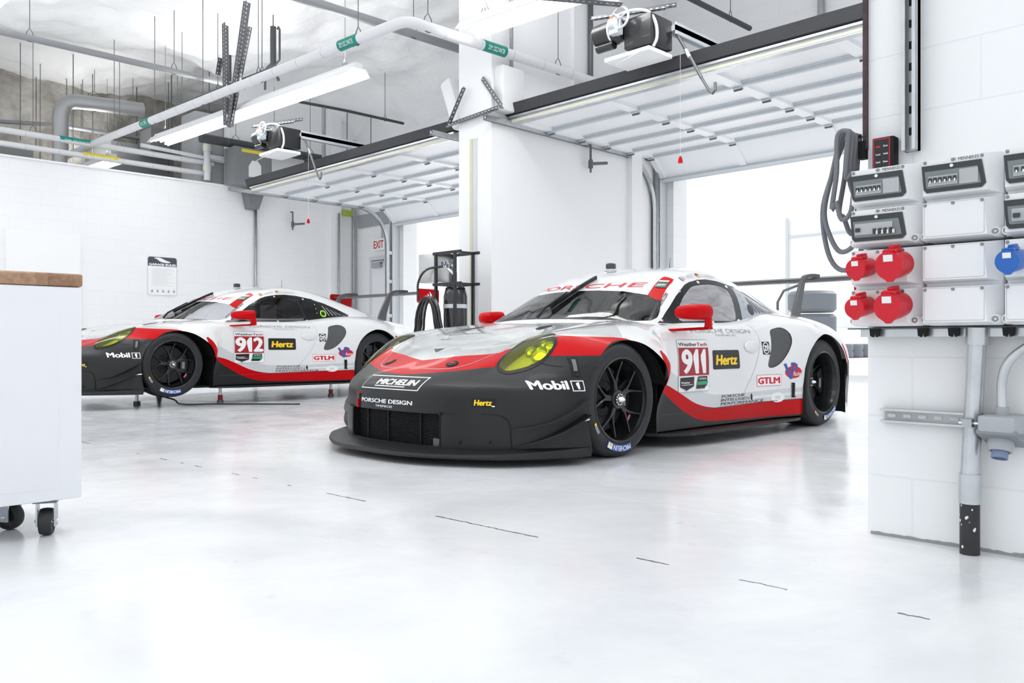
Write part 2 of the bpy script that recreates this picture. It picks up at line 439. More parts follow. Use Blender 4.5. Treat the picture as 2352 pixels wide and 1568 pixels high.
        if walls:
            b = len(V); edges = {(f_[i], f_[(i+1) % len(f_)]) for f_ in F_ for i in range(len(f_))}; rim = [e for e in edges if (e[1], e[0]) not in edges]
            V = V+[tuple(Vector(p)+n*walls) for p, n in zip(V, N)]; N = N+N; F_ = F_+[(e[0], e[1], e[1]+b, e[0]+b) for e in rim]; MI = MI+[0]*len(rim)
        lm = list(mats or s.mats)
        if side < 0 or mirror:
            n0 = len(V); Vm = [(-p[0], p[1], p[2]) for p in V]; Nm = [Vector((-n.x, n.y, n.z)) for n in N]; Fm = [list(reversed(f_)) for f_ in F_]
            if mirror and side > 0:
                seam = {i: i for i, p in enumerate(V) if abs(p[0]) < 1e-6}
                F_ = F_+[[(i if i in seam else i+n0) for i in f_] for f_ in Fm]; MI = MI+MI; V = V+Vm; N = N+Nm
            else: V, N, F_ = Vm, Nm, Fm
        me = bpy.data.meshes.new(name); me.from_pydata(V, [], F_)
        for m_ in lm: me.materials.append(m_)
        me.polygons.foreach_set('material_index', MI); me.polygons.foreach_set('use_smooth', [True]*len(F_))
        me.validate(); me.update()
        try:
            if len(me.vertices) == len(N): me.normals_split_custom_set_from_vertices([tuple(n) for n in N])
        except Exception as ex: print('normals', ex)
        o = bpy.data.objects.new(name, me); COL.objects.link(o)
        if parent: o.parent = parent
        if label: o['label'] = label
        return o
def pip(x, y, poly):
    ins = False; n = len(poly); j = n-1
    for i in range(n):
        a, b = poly[i], poly[j]
        if (a[1] > y) != (b[1] > y) and x < (b[0]-a[0])*(y-a[1])/(b[1]-a[1])+a[0]: ins = not ins
        j = i
    return ins
# ---- special materials
def glass_mat(name, tint, mix_, rough=.02, refl=(1, 1, 1)):
    m = bpy.data.materials.new(name); m.use_nodes = True; nt = m.node_tree; nt.nodes.clear()
    out = nt.nodes.new('ShaderNodeOutputMaterial'); tr = nt.nodes.new('ShaderNodeBsdfTransparent'); gl = nt.nodes.new('ShaderNodeBsdfGlossy')
    tr.inputs[0].default_value = (*tint, 1); gl.inputs['Roughness'].default_value = rough; gl.inputs[0].default_value = (*refl, 1)
    fr = nt.nodes.new('ShaderNodeFresnel'); fr.inputs['IOR'].default_value = mix_
    mx = nt.nodes.new('ShaderNodeMixShader'); nt.links.new(fr.outputs[0], mx.inputs[0]); nt.links.new(tr.outputs[0], mx.inputs[1]); nt.links.new(gl.outputs[0], mx.inputs[2])
    nt.links.new(mx.outputs[0], out.inputs[0]); MATS[name] = m; return m
WGLASS = glass_mat('windscreen_glass', (.90, .92, .93), 1.45)
CGLASS = glass_mat('clear_side_glass', (.92, .90, .93), 1.45)
SGLASS = glass_mat('hazed_side_glass', (.95, .93, .96), 1.5)
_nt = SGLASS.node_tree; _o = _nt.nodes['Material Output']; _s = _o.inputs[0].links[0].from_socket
_d = _nt.nodes.new('ShaderNodeBsdfDiffuse'); _d.inputs[0].default_value = (.78, .76, .80, 1); _m = _nt.nodes.new('ShaderNodeMixShader')  # patchy pale haze mixed into the glass colour, standing in for bright reflections
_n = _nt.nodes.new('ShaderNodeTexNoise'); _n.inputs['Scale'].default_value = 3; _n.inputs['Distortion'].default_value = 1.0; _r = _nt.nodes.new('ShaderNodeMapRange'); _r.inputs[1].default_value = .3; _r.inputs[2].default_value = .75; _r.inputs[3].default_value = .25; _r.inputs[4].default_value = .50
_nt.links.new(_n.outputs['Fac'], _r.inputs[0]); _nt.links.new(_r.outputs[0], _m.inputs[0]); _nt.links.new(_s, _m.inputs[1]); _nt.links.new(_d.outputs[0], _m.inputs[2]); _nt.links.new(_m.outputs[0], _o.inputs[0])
HGLASS = glass_mat('headlight_lens', (.84, .88, .05), 1.35)
LAMPY = mat('lamp_yellow', (.80, .85, .55), .12, metal=.6); LAMPD = mat('lamp_dark', (.62, .62, .58), .3)
QSILVER = mat('silver_panel', (.34, .365, .41), .3, coat=.4)
def mesh_mat(name, scale, c1, c2):
    m = mat(name, c1, .5); nt = m.node_tree; b = nt.nodes['Principled BSDF']
    tc = nt.nodes.new('ShaderNodeTexCoord'); ch = nt.nodes.new('ShaderNodeTexChecker'); ch.inputs['Scale'].default_value = scale
    ch.inputs[1].default_value = (*c1, 1); ch.inputs[2].default_value = (*c2, 1)
    mp = nt.nodes.new('ShaderNodeMapping'); mp.inputs['Rotation'].default_value = (math.radians(4), 0, 0); mp.inputs['Scale'].default_value = (.001, 1, 1)
    nt.links.new(tc.outputs['Object'], mp.inputs[0]); nt.links.new(mp.outputs[0], ch.inputs['Vector']); nt.links.new(ch.outputs[0], b.inputs['Base Color'])
    return m
WIRE = mesh_mat('intake_wire', 130, (.012, .012, .013), (.16, .165, .17))

SIDE = (1, 2); TOP = (0, 1); FRONT = (0, 2)
B = Shell(ROWS, (9, 9), WHITE); C = Shell(CAB, (10, 10), WHITE)
def on(shell, ax, a, b, off=0.0, side=1):
    """point of the surface seen along the missing axis"""
    if ax == SIDE: o, d = Vector((2.5, a, b)), Vector((-1, 0, 0))
    elif ax == TOP: o, d = Vector((abs(a), b, 3)), Vector((0, 0, -1))
    else: o, d = Vector((abs(a), -3, b)), Vector((0, 1, 0))
    best = None
    for s in (shell if isinstance(shell, (list, tuple)) else [shell]):
        r = s.bvh.ray_cast(o, d)
        if r[0] and (best is None or r[3] < best[0]): best = (r[3], r[0], s.normal(r[0]))
    if best is None:
        s = shell[0] if isinstance(shell, (list, tuple)) else shell
        q = Vector((.9, a, b)) if ax == SIDE else (Vector((abs(a), b, .8)) if ax == TOP else Vector((abs(a), -.8, b)))
        loc = s.bvh.find_nearest(q)[0]; best = (0, loc, s.normal(loc))
    p, n = best[1].copy(), best[2].copy()
    if ax != SIDE and a < 0: p.x = -p.x; n.x = -n.x
    p = p+n*off
    if side < 0: p.x = -p.x
    return p
def flat_cell(f_, c_, *a): return True

# ---------------- livery cut into the body
ARCH_F = [(-.28, -.2), (-.298, .06), (-.322, .195), (-.325, .305), (-.302, .418), (-.245, .514), (-.178, .575), (-.115, .615), (-.05, .642), (.03, .657), (.12, .653), (.205, .630), (.288, .583), (.363, .525), (.422, .44), (.445, .388), (.472, .386), (.472, -.2)]
ARCH_R = [(2.205, -.2), (2.205, .308), (2.215, .448), (2.265, .566), (2.36, .655), (2.456, .696), (2.53, .707), (2.63, .690), (2.72, .642), (2.79, .575), (2.845, .46), (2.87, .36), (2.89, .25), (2.89, -.2)]
ARCH_F = ARCH_F[:2]+smooth_poly(ARCH_F[2:15], 3, False)+ARCH_F[15:]
ARCH_R = ARCH_R[:2]+smooth_poly(ARCH_R[2:12], 3, False)+ARCH_R[12:]
HL_OUT = smooth_poly([(.60, -.232), (.67, -.243), (.735, -.28), (.772, -.325), (.786, -.385), (.780, -.45), (.752, -.51), (.705, -.568), (.665, -.605), (.625, -.617), (.590, -.607), (.570, -.57), (.562, -.50), (.555, -.42), (.552, -.33), (.568, -.26)], 3)
def inset2(P, k):
    cx = sum(p[0] for p in P)/len(P); cy = sum(p[1] for p in P)/len(P); out = []
    n = len(P)
    for i in range(n):
        a, b = P[i-1], P[(i+1) % n]; dx, dy = b[0]-a[0], b[1]-a[1]; L = math.hypot(dx, dy)+1e-9
        nx, ny = -dy/L, dx/L
        if (cx-P[i][0])*nx+(cy-P[i][1])*ny < 0: nx, ny = -nx, -ny
        out.append((P[i][0]+nx*k, P[i][1]+ny*k))
    return out
HL_IN = inset2(HL_OUT, .014)
sidef = lambda f_, c_: c_.x > .6 and f_.normal.x > .05
toph = lambda f_, c_: f_.normal.z > .1 and c_.z > .40
red_u = smooth_poly([(-.02, -.649), (.15, -.61), (.30, -.556), (.44, -.51), (.50, -.495), (.52, -.46), (.58, -.44)], 4, False)
red_l = smooth_poly([(-.02, -.80), (.13, -.79), (.25, -.765), (.37, -.712), (.48, -.66), (.56, -.622), (.62, -.60)], 4, False)
# red stripe across the nose
B.paint(B.cut(red_u+list(reversed(red_l)), TOP, toph), RED)
# the satin black nose below it
blk = B.cut([(-.02, -1.3)]+red_l+[(.80, -.45), (1.2, -.45), (1.2, -1.3)], TOP, lambda f_, c_: c_.y < .2 and c_.z > .40)
B.cut([(-.50, .574), (.0, .574)], SIDE, lambda f_, c_: c_.x > .55 and c_.y < 0, closed=False)
def rl(x):
    for i in range(len(red_l)-1):
        if red_l[i][0] <= x <= red_l[i+1][0]:
            t = (x-red_l[i][0])/(red_l[i+1][0]-red_l[i][0]); return red_l[i][1]+t*(red_l[i+1][1]-red_l[i][1])
    return -9
for f_ in B.bm.faces:
    c_ = f_.calc_center_median()
    if c_.y < .1 and ((c_.x > .575 and c_.z < .574) or (c_.z < .40) or (c_.x <= .62 and c_.y < rl(c_.x))):
        B.paint([f_], BLACK)
# red blaze behind the headlight
B.paint(B.cut(smooth_poly([(-.50, .574), (-.30, .574), (-.1, .574)], 1, False)+[(.2, .574), (.2, .62), (.105, .652), (.07, .667), (.0, .674), (-.16, .678), (-.34, .690), (-.50, .69)], SIDE, lambda f_, c_: c_.x > .68), RED)
# pale grey bonnet and fender tops with facets
B.cut([(.0, .40), (.55, .40), (.80, .175), (.95, .04)], TOP, lambda f_, c_: c_.z > .45 and f_.normal.z > .1, closed=False)
for f_ in B.bm.faces:
    c_ = f_.calc_center_median()
    if B.mats[f_.material_index] is WHITE and f_.normal.z > .35 and c_.y < .40-max(0, c_.x-.55)*.9 and c_.z > .5: B.paint([f_], PALE)
for P_ in ([(-.01, -.645), (.15, -.606), (.30, -.552), (.47, -.498), (.53, -.44), (.52, -.38), (.34, -.455), (.20, -.50), (.12, -.47), (-.01, -.56)], [(.34, -.42), (.52, -.35), (.60, -.18), (.46, -.20)],
           [(-.01, -.36), (.16, -.33), (.30, -.14), (.12, -.04), (-.01, -.14)], [(.62, -.17), (.74, -.12), (.80, .06), (.73, .28), (.64, .10)]):
    B.paint(B.cut(P_, TOP, lambda f_, c_: toph(f_, c_) and c_.z > .5), MIDG)
# lower side: grey, red, black
g_top = smooth_poly([(.40, .535), (.53, .505), (.614, .469), (.701, .428), (.826, .371), (.973, .325), (1.141, .298), (1.404, .292), (1.743, .300), (2.26, .313)], 4, False)
r_top = smooth_poly([(.40, .41), (.52, .392), (.60, .375), (.676, .346), (.78, .302), (.889, .257), (1.003, .228), (1.118, .213), (1.219, .209), (1.394, .212), (1.753, .218), (2.26, .227)], 4, False)
r_bot = smooth_poly([(.40, .43), (.52, .352), (.60, .303), (.733, .225), (.853, .17), (.963, .141), (1.06, .128), (1.208, .122), (1.742, .112), (2.26, .112)], 4, False)
lows = lambda f_, c_: sidef(f_, c_) and (c_.y > .50 or (c_.y > .462 and c_.z < .388))
B.paint(B.cut(g_top+list(reversed(r_top)), SIDE, lows), GREY)
B.paint(B.cut([(1.50, .262), (2.26, .278), (2.26, .262), (1.50, .246)], SIDE, lows), WHITE)
B.paint(B.cut(r_top+list(reversed(r_bot)), SIDE, lows), RED)
B.paint(B.cut(r_bot+[(2.26, -.1), (.3, -.1)], SIDE, lows), BLACK)
B.paint(B.cut([(.33, .592), (.352, .60), (.40, .56), (.45, .495), (.482, .43), (.492, .385), (.40, .385)], SIDE, lambda f_, c_: sidef(f_, c_) and c_.y < .6), RED)
B.paint(B.cut([(2.775, .625), (2.805, .64), (2.885, .50), (2.85, .485)], SIDE, sidef), RED)
B.paint(B.cut([(2.84, .485), (2.885, .50), (3.6, .50), (3.6, .0), (2.84, .0)], SIDE, sidef), BLACK)
# openings
bmesh.ops.delete(B.bm, geom=B.cut(ARCH_F, SIDE, lambda f_, c_: c_.x > .6), context='FACES')
bmesh.ops.delete(B.bm, geom=B.cut(ARCH_R, SIDE, lambda f_, c_: c_.x > .6), context='FACES')
bmesh.ops.delete(B.bm, geom=B.cut([(-.01, .47), (.50, .52), (.60, .62), (.64, .75), (.67, 1.2), (.64, 1.7), (.60, 2.2), (-.01, 2.25)], TOP, lambda f_, c_: c_.z > .6), context='FACES')
hl_rim = B.cut(HL_OUT, TOP, lambda f_, c_: f_.normal.z > .05 and c_.z > .42 and c_.y < -.1 and c_.x > .4)
hl_lens = [f_ for f_ in B.cut(HL_IN, TOP, lambda f_, c_: f_.normal.z > .05 and c_.z > .42 and c_.y < -.1 and c_.x > .4)]
LENS = B.take('lens', hl_lens)
rim_faces = [f_ for f_ in B.bm.faces if (lambda c_: c_.z > .42 and c_.y < -.1 and f_.normal.z > .05 and pip(c_.x, c_.y, HL_OUT))(f_.calc_center_median())]
HRIM = B.take('rim', rim_faces)
GR = rrect(-.2, .088, .405, .262, .025)
bmesh.ops.delete(B.bm, geom=B.cut(GR, FRONT, lambda f_, c_: c_.y < -.6 and c_.x < .6), context='FACES')
PANEL = B.take('panel', B.cut([(.415, .075), (.748, .075), (.742, .20), (.732, .235), (.705, .257), (.66, .264), (.415, .265)], FRONT, lambda f_, c_: c_.y < -.5))
INTAKE = B.take('intake', B.cut(smooth_poly([(1.901, .726), (1.973, .748), (2.035, .754), (2.082, .738), (2.103, .705), (2.10, .655), (2.068, .60), (2.015, .54), (1.958, .494), (1.895, .466), (1.844, .460), (1.819, .475), (1.833, .521), (1.865, .588), (1.884, .664)], 3), SIDE, sidef))
DOORP = smooth_poly([(.545, .60), (.55, .45), (.575, .30), (.61, .212)], 3, False)+smooth_poly([(1.45, .222), (1.513, .302), (1.629, .424), (1.702, .531), (1.752, .64), (1.742, .71), (1.70, .776)], 3, False)+[(1.66, .83), (.70, .83), (.63, .76)]+smooth_poly([(.60, .73), (.56, .68), (.545, .60)], 3, False)[:-1]
DOOR = B.take('door', B.cut(DOORP, SIDE, lambda f_, c_: c_.x > .72 and f_.normal.x > .1))
HOODP = [(-.01, -.742)]+smooth_poly([(.12, -.740), (.25, -.728), (.335, -.695), (.385, -.655), (.43, -.589), (.475, -.506), (.51, -.42), (.53, -.33), (.545, -.15), (.56, .05), (.56, .25), (.50, .33)], 3, False)+[(-.01, .30)]
HOOD = B.take('hood', B.cut(HOODP, TOP, lambda f_, c_: f_.normal.z > .1 and c_.z > .44))
bump = [f_ for f_ in B.bm.faces if B.mats[f_.material_index] is BLACK and f_.calc_center_median().y < .1]
BUMPER = B.take('bumper', bump)
# ---------------- cabin
C_front = lambda f_, c_: c_.y < 1.25 and f_.normal.y < .2
WSP = [(-.01, .800), (.26, .795), (.50, .785), (.66, .779), (.708, .783), (.70, .803), (.655, .875), (.619, .939), (.590, 1.01), (.572, 1.055), (.555, 1.078), (.52, 1.093), (.475, 1.103), (.288, 1.124), (-.01, 1.133)]
ws_f = C.cut(WSP, FRONT, C_front)
C.paint(ws_f, WGLASS)
band = [(-.01, 1.003), (.201, 1.0), (.394, .988), (.497, .970), (.56, .957), (.62, .935), (.7, 1.0), (.7, 1.2), (-.01, 1.2)]
bf = C.cut(band, FRONT, lambda f_, c_: C_front(f_, c_) and pip(c_.x, c_.z, WSP))
C.paint([f_ for f_ in bf if pip(f_.calc_center_median().x, f_.calc_center_median().z, WSP)], mat('visor_strip_white', (.80, .81, .82), .12, coat=1))
bf = C.cut([(.480, 1.2), (.490, 1.09), (.548, .958), (.64, .91), (.75, 1.2)], FRONT, lambda f_, c_: C_front(f_, c_) and pip(c_.x, c_.z, WSP))
C.paint([f_ for f_ in bf if pip(f_.calc_center_median().x, f_.calc_center_median().z, WSP)], RED)
rim = [f_ for f_ in C.bm.faces if C_front(f_, f_.calc_center_median()) and pip(f_.calc_center_median().x, f_.calc_center_median().z, WSP)]
WSCREEN = [f_ for f_ in rim if C.mats[f_.material_index] is WGLASS]; WBAND = [f_ for f_ in rim if C.mats[f_.material_index] is not WGLASS]
WSCREEN = C.take('ws', WSCREEN); WBAND = C.take('band', WBAND)
csf = lambda f_, c_: c_.x > .3 and f_.normal.x > .12 and c_.y > .62
SW = [(.66, .766), (.71, .782), (.766, .806), (.887, .879), (1.0, .955), (1.089, 1.005), (1.16, 1.040), (1.234, 1.063), (1.36, 1.087), (1.482, 1.096), (1.63, 1.090), (1.82, 1.062), (2.02, 1.01), (2.18, .955), (2.29, .905), (2.335, .878), (2.325, .862), (2.24, .845), (1.99, .822), (1.714, .794), (1.232, .772), (.9, .765)]
swf = C.cut(SW, SIDE, csf)
WFRAME = C.take('frame_all', swf)
# split that black area into door window frame, glass and quarter panel
C2 = Shell(CAB, (10, 10), WHITE)
SWF = C2.cut(SW, SIDE, csf)
keep = set(SWF); bmesh.ops.delete(C2.bm, geom=[f_ for f_ in C2.bm.faces if f_ not in keep], context='FACES')
QTR = C2.take('q', C2.cut([(1.845, 1.2), (1.80, .95), (1.745, .70), (2.6, .70), (2.6, 1.2)], SIDE, lambda f_, c_: True))
SGL = C2.take('g', C2.cut(smooth_poly([(.905, .79), (.961, .871), (1.04, .935), (1.118, .98), (1.19, 1.015), (1.265, 1.036), (1.459, 1.055), (1.62, 1.047), (1.70, 1.02), (1.705, .96), (1.688, .88), (1.655, .805), (1.5, .795), (1.2, .79), (1.0, .783)], 2), SIDE, lambda f_, c_: True))
FRM = [([tuple(v.co) for v in f_.verts], f_.material_index) for f_ in C2.bm.faces]
RW = C.take('rw', C.cut([(-.01, 2.0), (.33, 2.02), (.40, 2.15), (.42, 2.5), (.38, 2.72), (-.01, 2.75)], TOP, lambda f_, c_: f_.normal.z > .2))

def ribbon(mb, ax, line, wd, m, shell, off=.0012, side=1, closed=False):
    L = len(line); vs = []
    for i, (a, b) in enumerate(line):
        p0 = line[(i-1) % L] if (i > 0 or closed) else line[i]; p1 = line[(i+1) % L] if (i < L-1 or closed) else line[i]
        dx, dy = p1[0]-p0[0], p1[1]-p0[1]; l = math.hypot(dx, dy)+1e-9; nx, ny = -dy/l*wd/2, dx/l*wd/2
        vs += [on(shell, ax, a+nx, b+ny, off, side), on(shell, ax, a-nx, b-ny, off, side)]
    n = L if closed else L-1
    mb.add(vs, [(2*i, 2*i+1, (2*i+3) % (2*L), (2*i+2) % (2*L)) for i in range(n)], m, True)
def split_line(line, n):
    return [(a[0]+(b[0]-a[0])*k/n, a[1]+(b[1]-a[1])*k/n) for a, b in zip(line[:-1], line[1:]) for k in range(n)]+[line[-1]]

def decal(name, ax, layers, shell, parent, off=.0014, side=1, maxlen=.05, label=None, gap=.0005):
    return layer_mesh(name, layers, lambda a, b, l: on(shell, ax, a, b, off+l, side), parent, maxlen, label, gap)
# ---------------- wheel
def tyre_text(layers, mb, a_c, r0, x, m_unused=None):
    pass
def ring_place(a_mid, r0, x, total):
    """letters bent round the side wall; tops point outwards"""
    def f(u, v, l):
        a = math.radians(a_mid)-(u-total/2)/(r0+.015); r = r0+v
        return Vector((x+l, r*math.cos(a), r*math.sin(a)))
    return f
def make_wheel(parent, name, y, z, R, W, side, deep, tag_, spin=0):
    """tyre with rim, nut, disc and caliper; built for the left, turned round for the right"""
    xo = .974 if y < 1 else .982
    prof = [(.228, xo-.012), (.238, xo-.004), (.246, xo-.001), (.262, xo-.002), (.272, xo+.0), (.284, xo-.001), (.296, xo-.006), (R-.016, xo-.017), (R-.007, xo-.027), (R-.002, xo-.038), (R, xo-.055), (R, xo-W+.055), (R-.004, xo-W+.03), (R-.03, xo-W+.008), (.27, xo-W), (.228, xo-W+.01)]
    t = MB().lathe(prof, RUBBER, axis='x', n=96).build('tyre', parent, loc=(0, y, z))
    if side < 0: t.rotation_euler = (0, 0, PI); t.location = (0, y, z)
    # rim
    r = MB()
    r.lathe([(.236, xo-.014), (.241, xo-.001), (.236, xo+.002), (.229, xo-.001), (.225, xo-.018), (.219, xo-.03)], RIMM, axis='x', n=96)
    r.lathe([(.219, xo-.03), (.214, xo-deep), (.214, xo-deep-.02), (.205, xo-deep-.04), (.200, xo-W+.03), (.222, xo-W+.005)], RIMM, axis='x', n=96)
    r.build('rim', t)
    s = MB(); xd = xo-deep
    s.lathe([(.0, xd-.004), (.030, xd-.004), (.052, xd-.006), (.058, xd-.022), (.056, xd-.06), (0, xd-.06)], RIMM, axis='x', n=40)
    def pol(r_, a): return (r_*math.cos(a), r_*math.sin(a))
    for k in range(5):
        a = math.radians(100+spin+72*k)
        for sg in (-1, 1):
            pts = []; P_ = [(.040, a+sg*.08, -.012, .016), (.075, a+sg*.075, -.012, .0115), (.104, a+sg*.080, -.010, .0095), (.132, a+sg*.155, -.008, .0075), (.168, a+sg*.245, -.005, .0062), (.214, a+sg*.315, .0, .006)]
            L = len(P_)
            vs = []
            for i, (rr, aa, dx, hw) in enumerate(P_):
                c_ = pol(rr, aa); n_ = P_[min(i+1, L-1)]; p_ = P_[max(i-1, 0)]
                q1 = pol(n_[0], n_[1]); q0 = pol(p_[0], p_[1]); d = (q1[0]-q0[0], q1[1]-q0[1]); l = math.hypot(*d); nn = (-d[1]/l, d[0]/l)
                th = .030 if i < 4 else .026
                for (w_, h_) in ((-1, -th), (-.8, -.003), (-.35, 0), (.35, 0), (.8, -.003), (1, -th)):
                    vs.append((xd+dx+h_, c_[0]+nn[0]*hw*w_*1.0, c_[1]+nn[1]*hw*w_))
            fs = []
            for i in range(L-1):
                for j in range(6): fs.append((i*6+j, i*6+(j+1) % 6, (i+1)*6+(j+1) % 6, (i+1)*6+j))
            s.add(vs, fs, RIMM, True)
        # web filling the root of the Y
        w0 = []
        for (rr, da) in ((.045, -.5), (.068, -.16), (.100, -.08), (.112, 0), (.100, .08), (.068, .16), (.045, .5)): w0.append((rr*math.cos(a+da), rr*math.sin(a+da)))
        s.prism(w0, xd-.036, xd-.014, RIMM, axis='x')
    s.build('wheel_spokes', t)
    n_ = MB().lathe([(0, xd+.042), (.010, xd+.034), (.022, xd+.012), (.024, xd+.004), (0, xd+.004)], CHROME, axis='x', n=32)
    n_.lathe([(.026, xd+.004), (.034, xd+.002), (.036, xd-.006), (.026, xd-.006)], CARBON, axis='x', n=32)
    for k in range(12):
        q = 2*PI*k/12; c_ = (.030*math.cos(q), .030*math.sin(q)); n_.box(xd, xd+.006, c_[0]-.004, c_[0]+.004, c_[1]-.004, c_[1]+.004, CHROME)
    n_.build('wheel_nut', t, label='chrome centre nut')
    MB().lathe([(.06, xo-.15), (.10, xo-.145), (.105, xo-.14), (.185, xo-.14), (.185, xo-.175), (.105, xo-.175), (0, xo-.17)], mat('brake_iron', (.05, .05, .052), .5, metal=.5), axis='x', n=64).build('brake_disc', t)
    c_ = MB(); pts = []
    ar = [(rr*math.cos(a), rr*math.sin(a)) for rr, a in [(.12, math.radians(q)) for q in range(-28, 33, 6)]]+[(rr*math.cos(a), rr*math.sin(a)) for rr, a in [(.198, math.radians(q)) for q in range(32, -29, -6)]]
    c_.prism(ar, xo-.19, xo-.105, mat('caliper_black', (.02, .02, .022), .35, coat=.4), axis='x')
    c_.add([(xo-.104, a_, b_) for a_, b_ in [(.135, .02), (.165, .025), (.165, -.05), (.135, -.045)]], [(0, 1, 2, 3)], TXG)
    c_.build('brake_caliper', t)
    if side > 0:
        lay = []
        bw = .215
        vs = [(bw*i/14, .0) for i in range(15)]+[(bw*i/14, .038) for i in range(15)]
        fs = [(i, i+1, 16+i, 15+i) for i in range(14)]
        lay = [((vs, fs), TXBL), (word('MICHELIN', .008, .006, .160, .033, .018, .1), TXW), (poly2([(.172, .004), (.210, .004), (.210, .036), (.172, .036)]), TXW), (poly2([(.180, .008), (.198, .008), (.198, .022), (.180, .022)]), TXY)]
        layer_mesh('tyre_marking', lay, ring_place(tag_, .252, xo+.0035, bw), t, .012, label='blue and white maker band on the tyre', gap=.0008)
        lay = [(word('MICHELIN', 0, .0, .05, .010, .01, .1), TXW), (poly2([(0, .014), (.05, .014), (.05, .017), (0, .017)]), TXW), (poly2([(.058+.009*math.cos(q*PI/8), .008+.009*math.sin(q*PI/8)) for q in range(16)]), TXY)]
        layer_mesh('tyre_marking', lay, ring_place(tag_-50, .262, xo+.0035, .06), t, .01, label='small white and yellow tyre lettering', gap=.0008)
        if deep < .06:
            layer_mesh('rim_sticker', [(poly2([(0, 0), (.05, 0), (.05, .02), (0, .02)]), TXR), (word('BBS', .006, .004, .044, .016, .018), TXW)], ring_place(-37, .186, xd-.055, .05), t, .02, label='red maker sticker inside the rim')
    return t

def canard(parent, inner, dx, drop):
    """a dive plane growing out of the nose along a line of surface points"""
    vs = []; n = len(inner)
    pts = []
    for i, (p, nn, wd) in enumerate(inner):
        o = p+Vector((nn.x, nn.y, 0)).normalized()*wd; o.z += drop*wd
        pts.append((p-nn*.02, o))
    for p, o in pts: vs += [p+Vector((0, 0, .003)), o+Vector((0, 0, .003)), o-Vector((0, 0, .003)), p-Vector((0, 0, .004))]
    fs = []
    for i in range(n-1):
        for j in range(4): fs.append((4*i+j, 4*i+(j+1) % 4, 4*i+4+(j+1) % 4, 4*i+4+j))
    fs += [(0, 1, 2, 3), (4*n-4, 4*n-1, 4*n-2, 4*n-3)]
    return MB().add(vs, fs, CARBON, False).build('dive_plane', parent)

def loft(mb, secs, m, cap=True, smooth=True):
    n = len(secs[0]); vs = [p for s_ in secs for p in s_]; fs = []
    for i in range(len(secs)-1):
        for j in range(n): fs.append((i*n+j, i*n+(j+1) % n, (i+1)*n+(j+1) % n, (i+1)*n+j))
    mb.add(vs, fs, m, smooth)
    if cap: mb.add(secs[0], [tuple(range(n-1, -1, -1))], m); mb.add(secs[-1], [tuple(range(n))], m)
    return mb

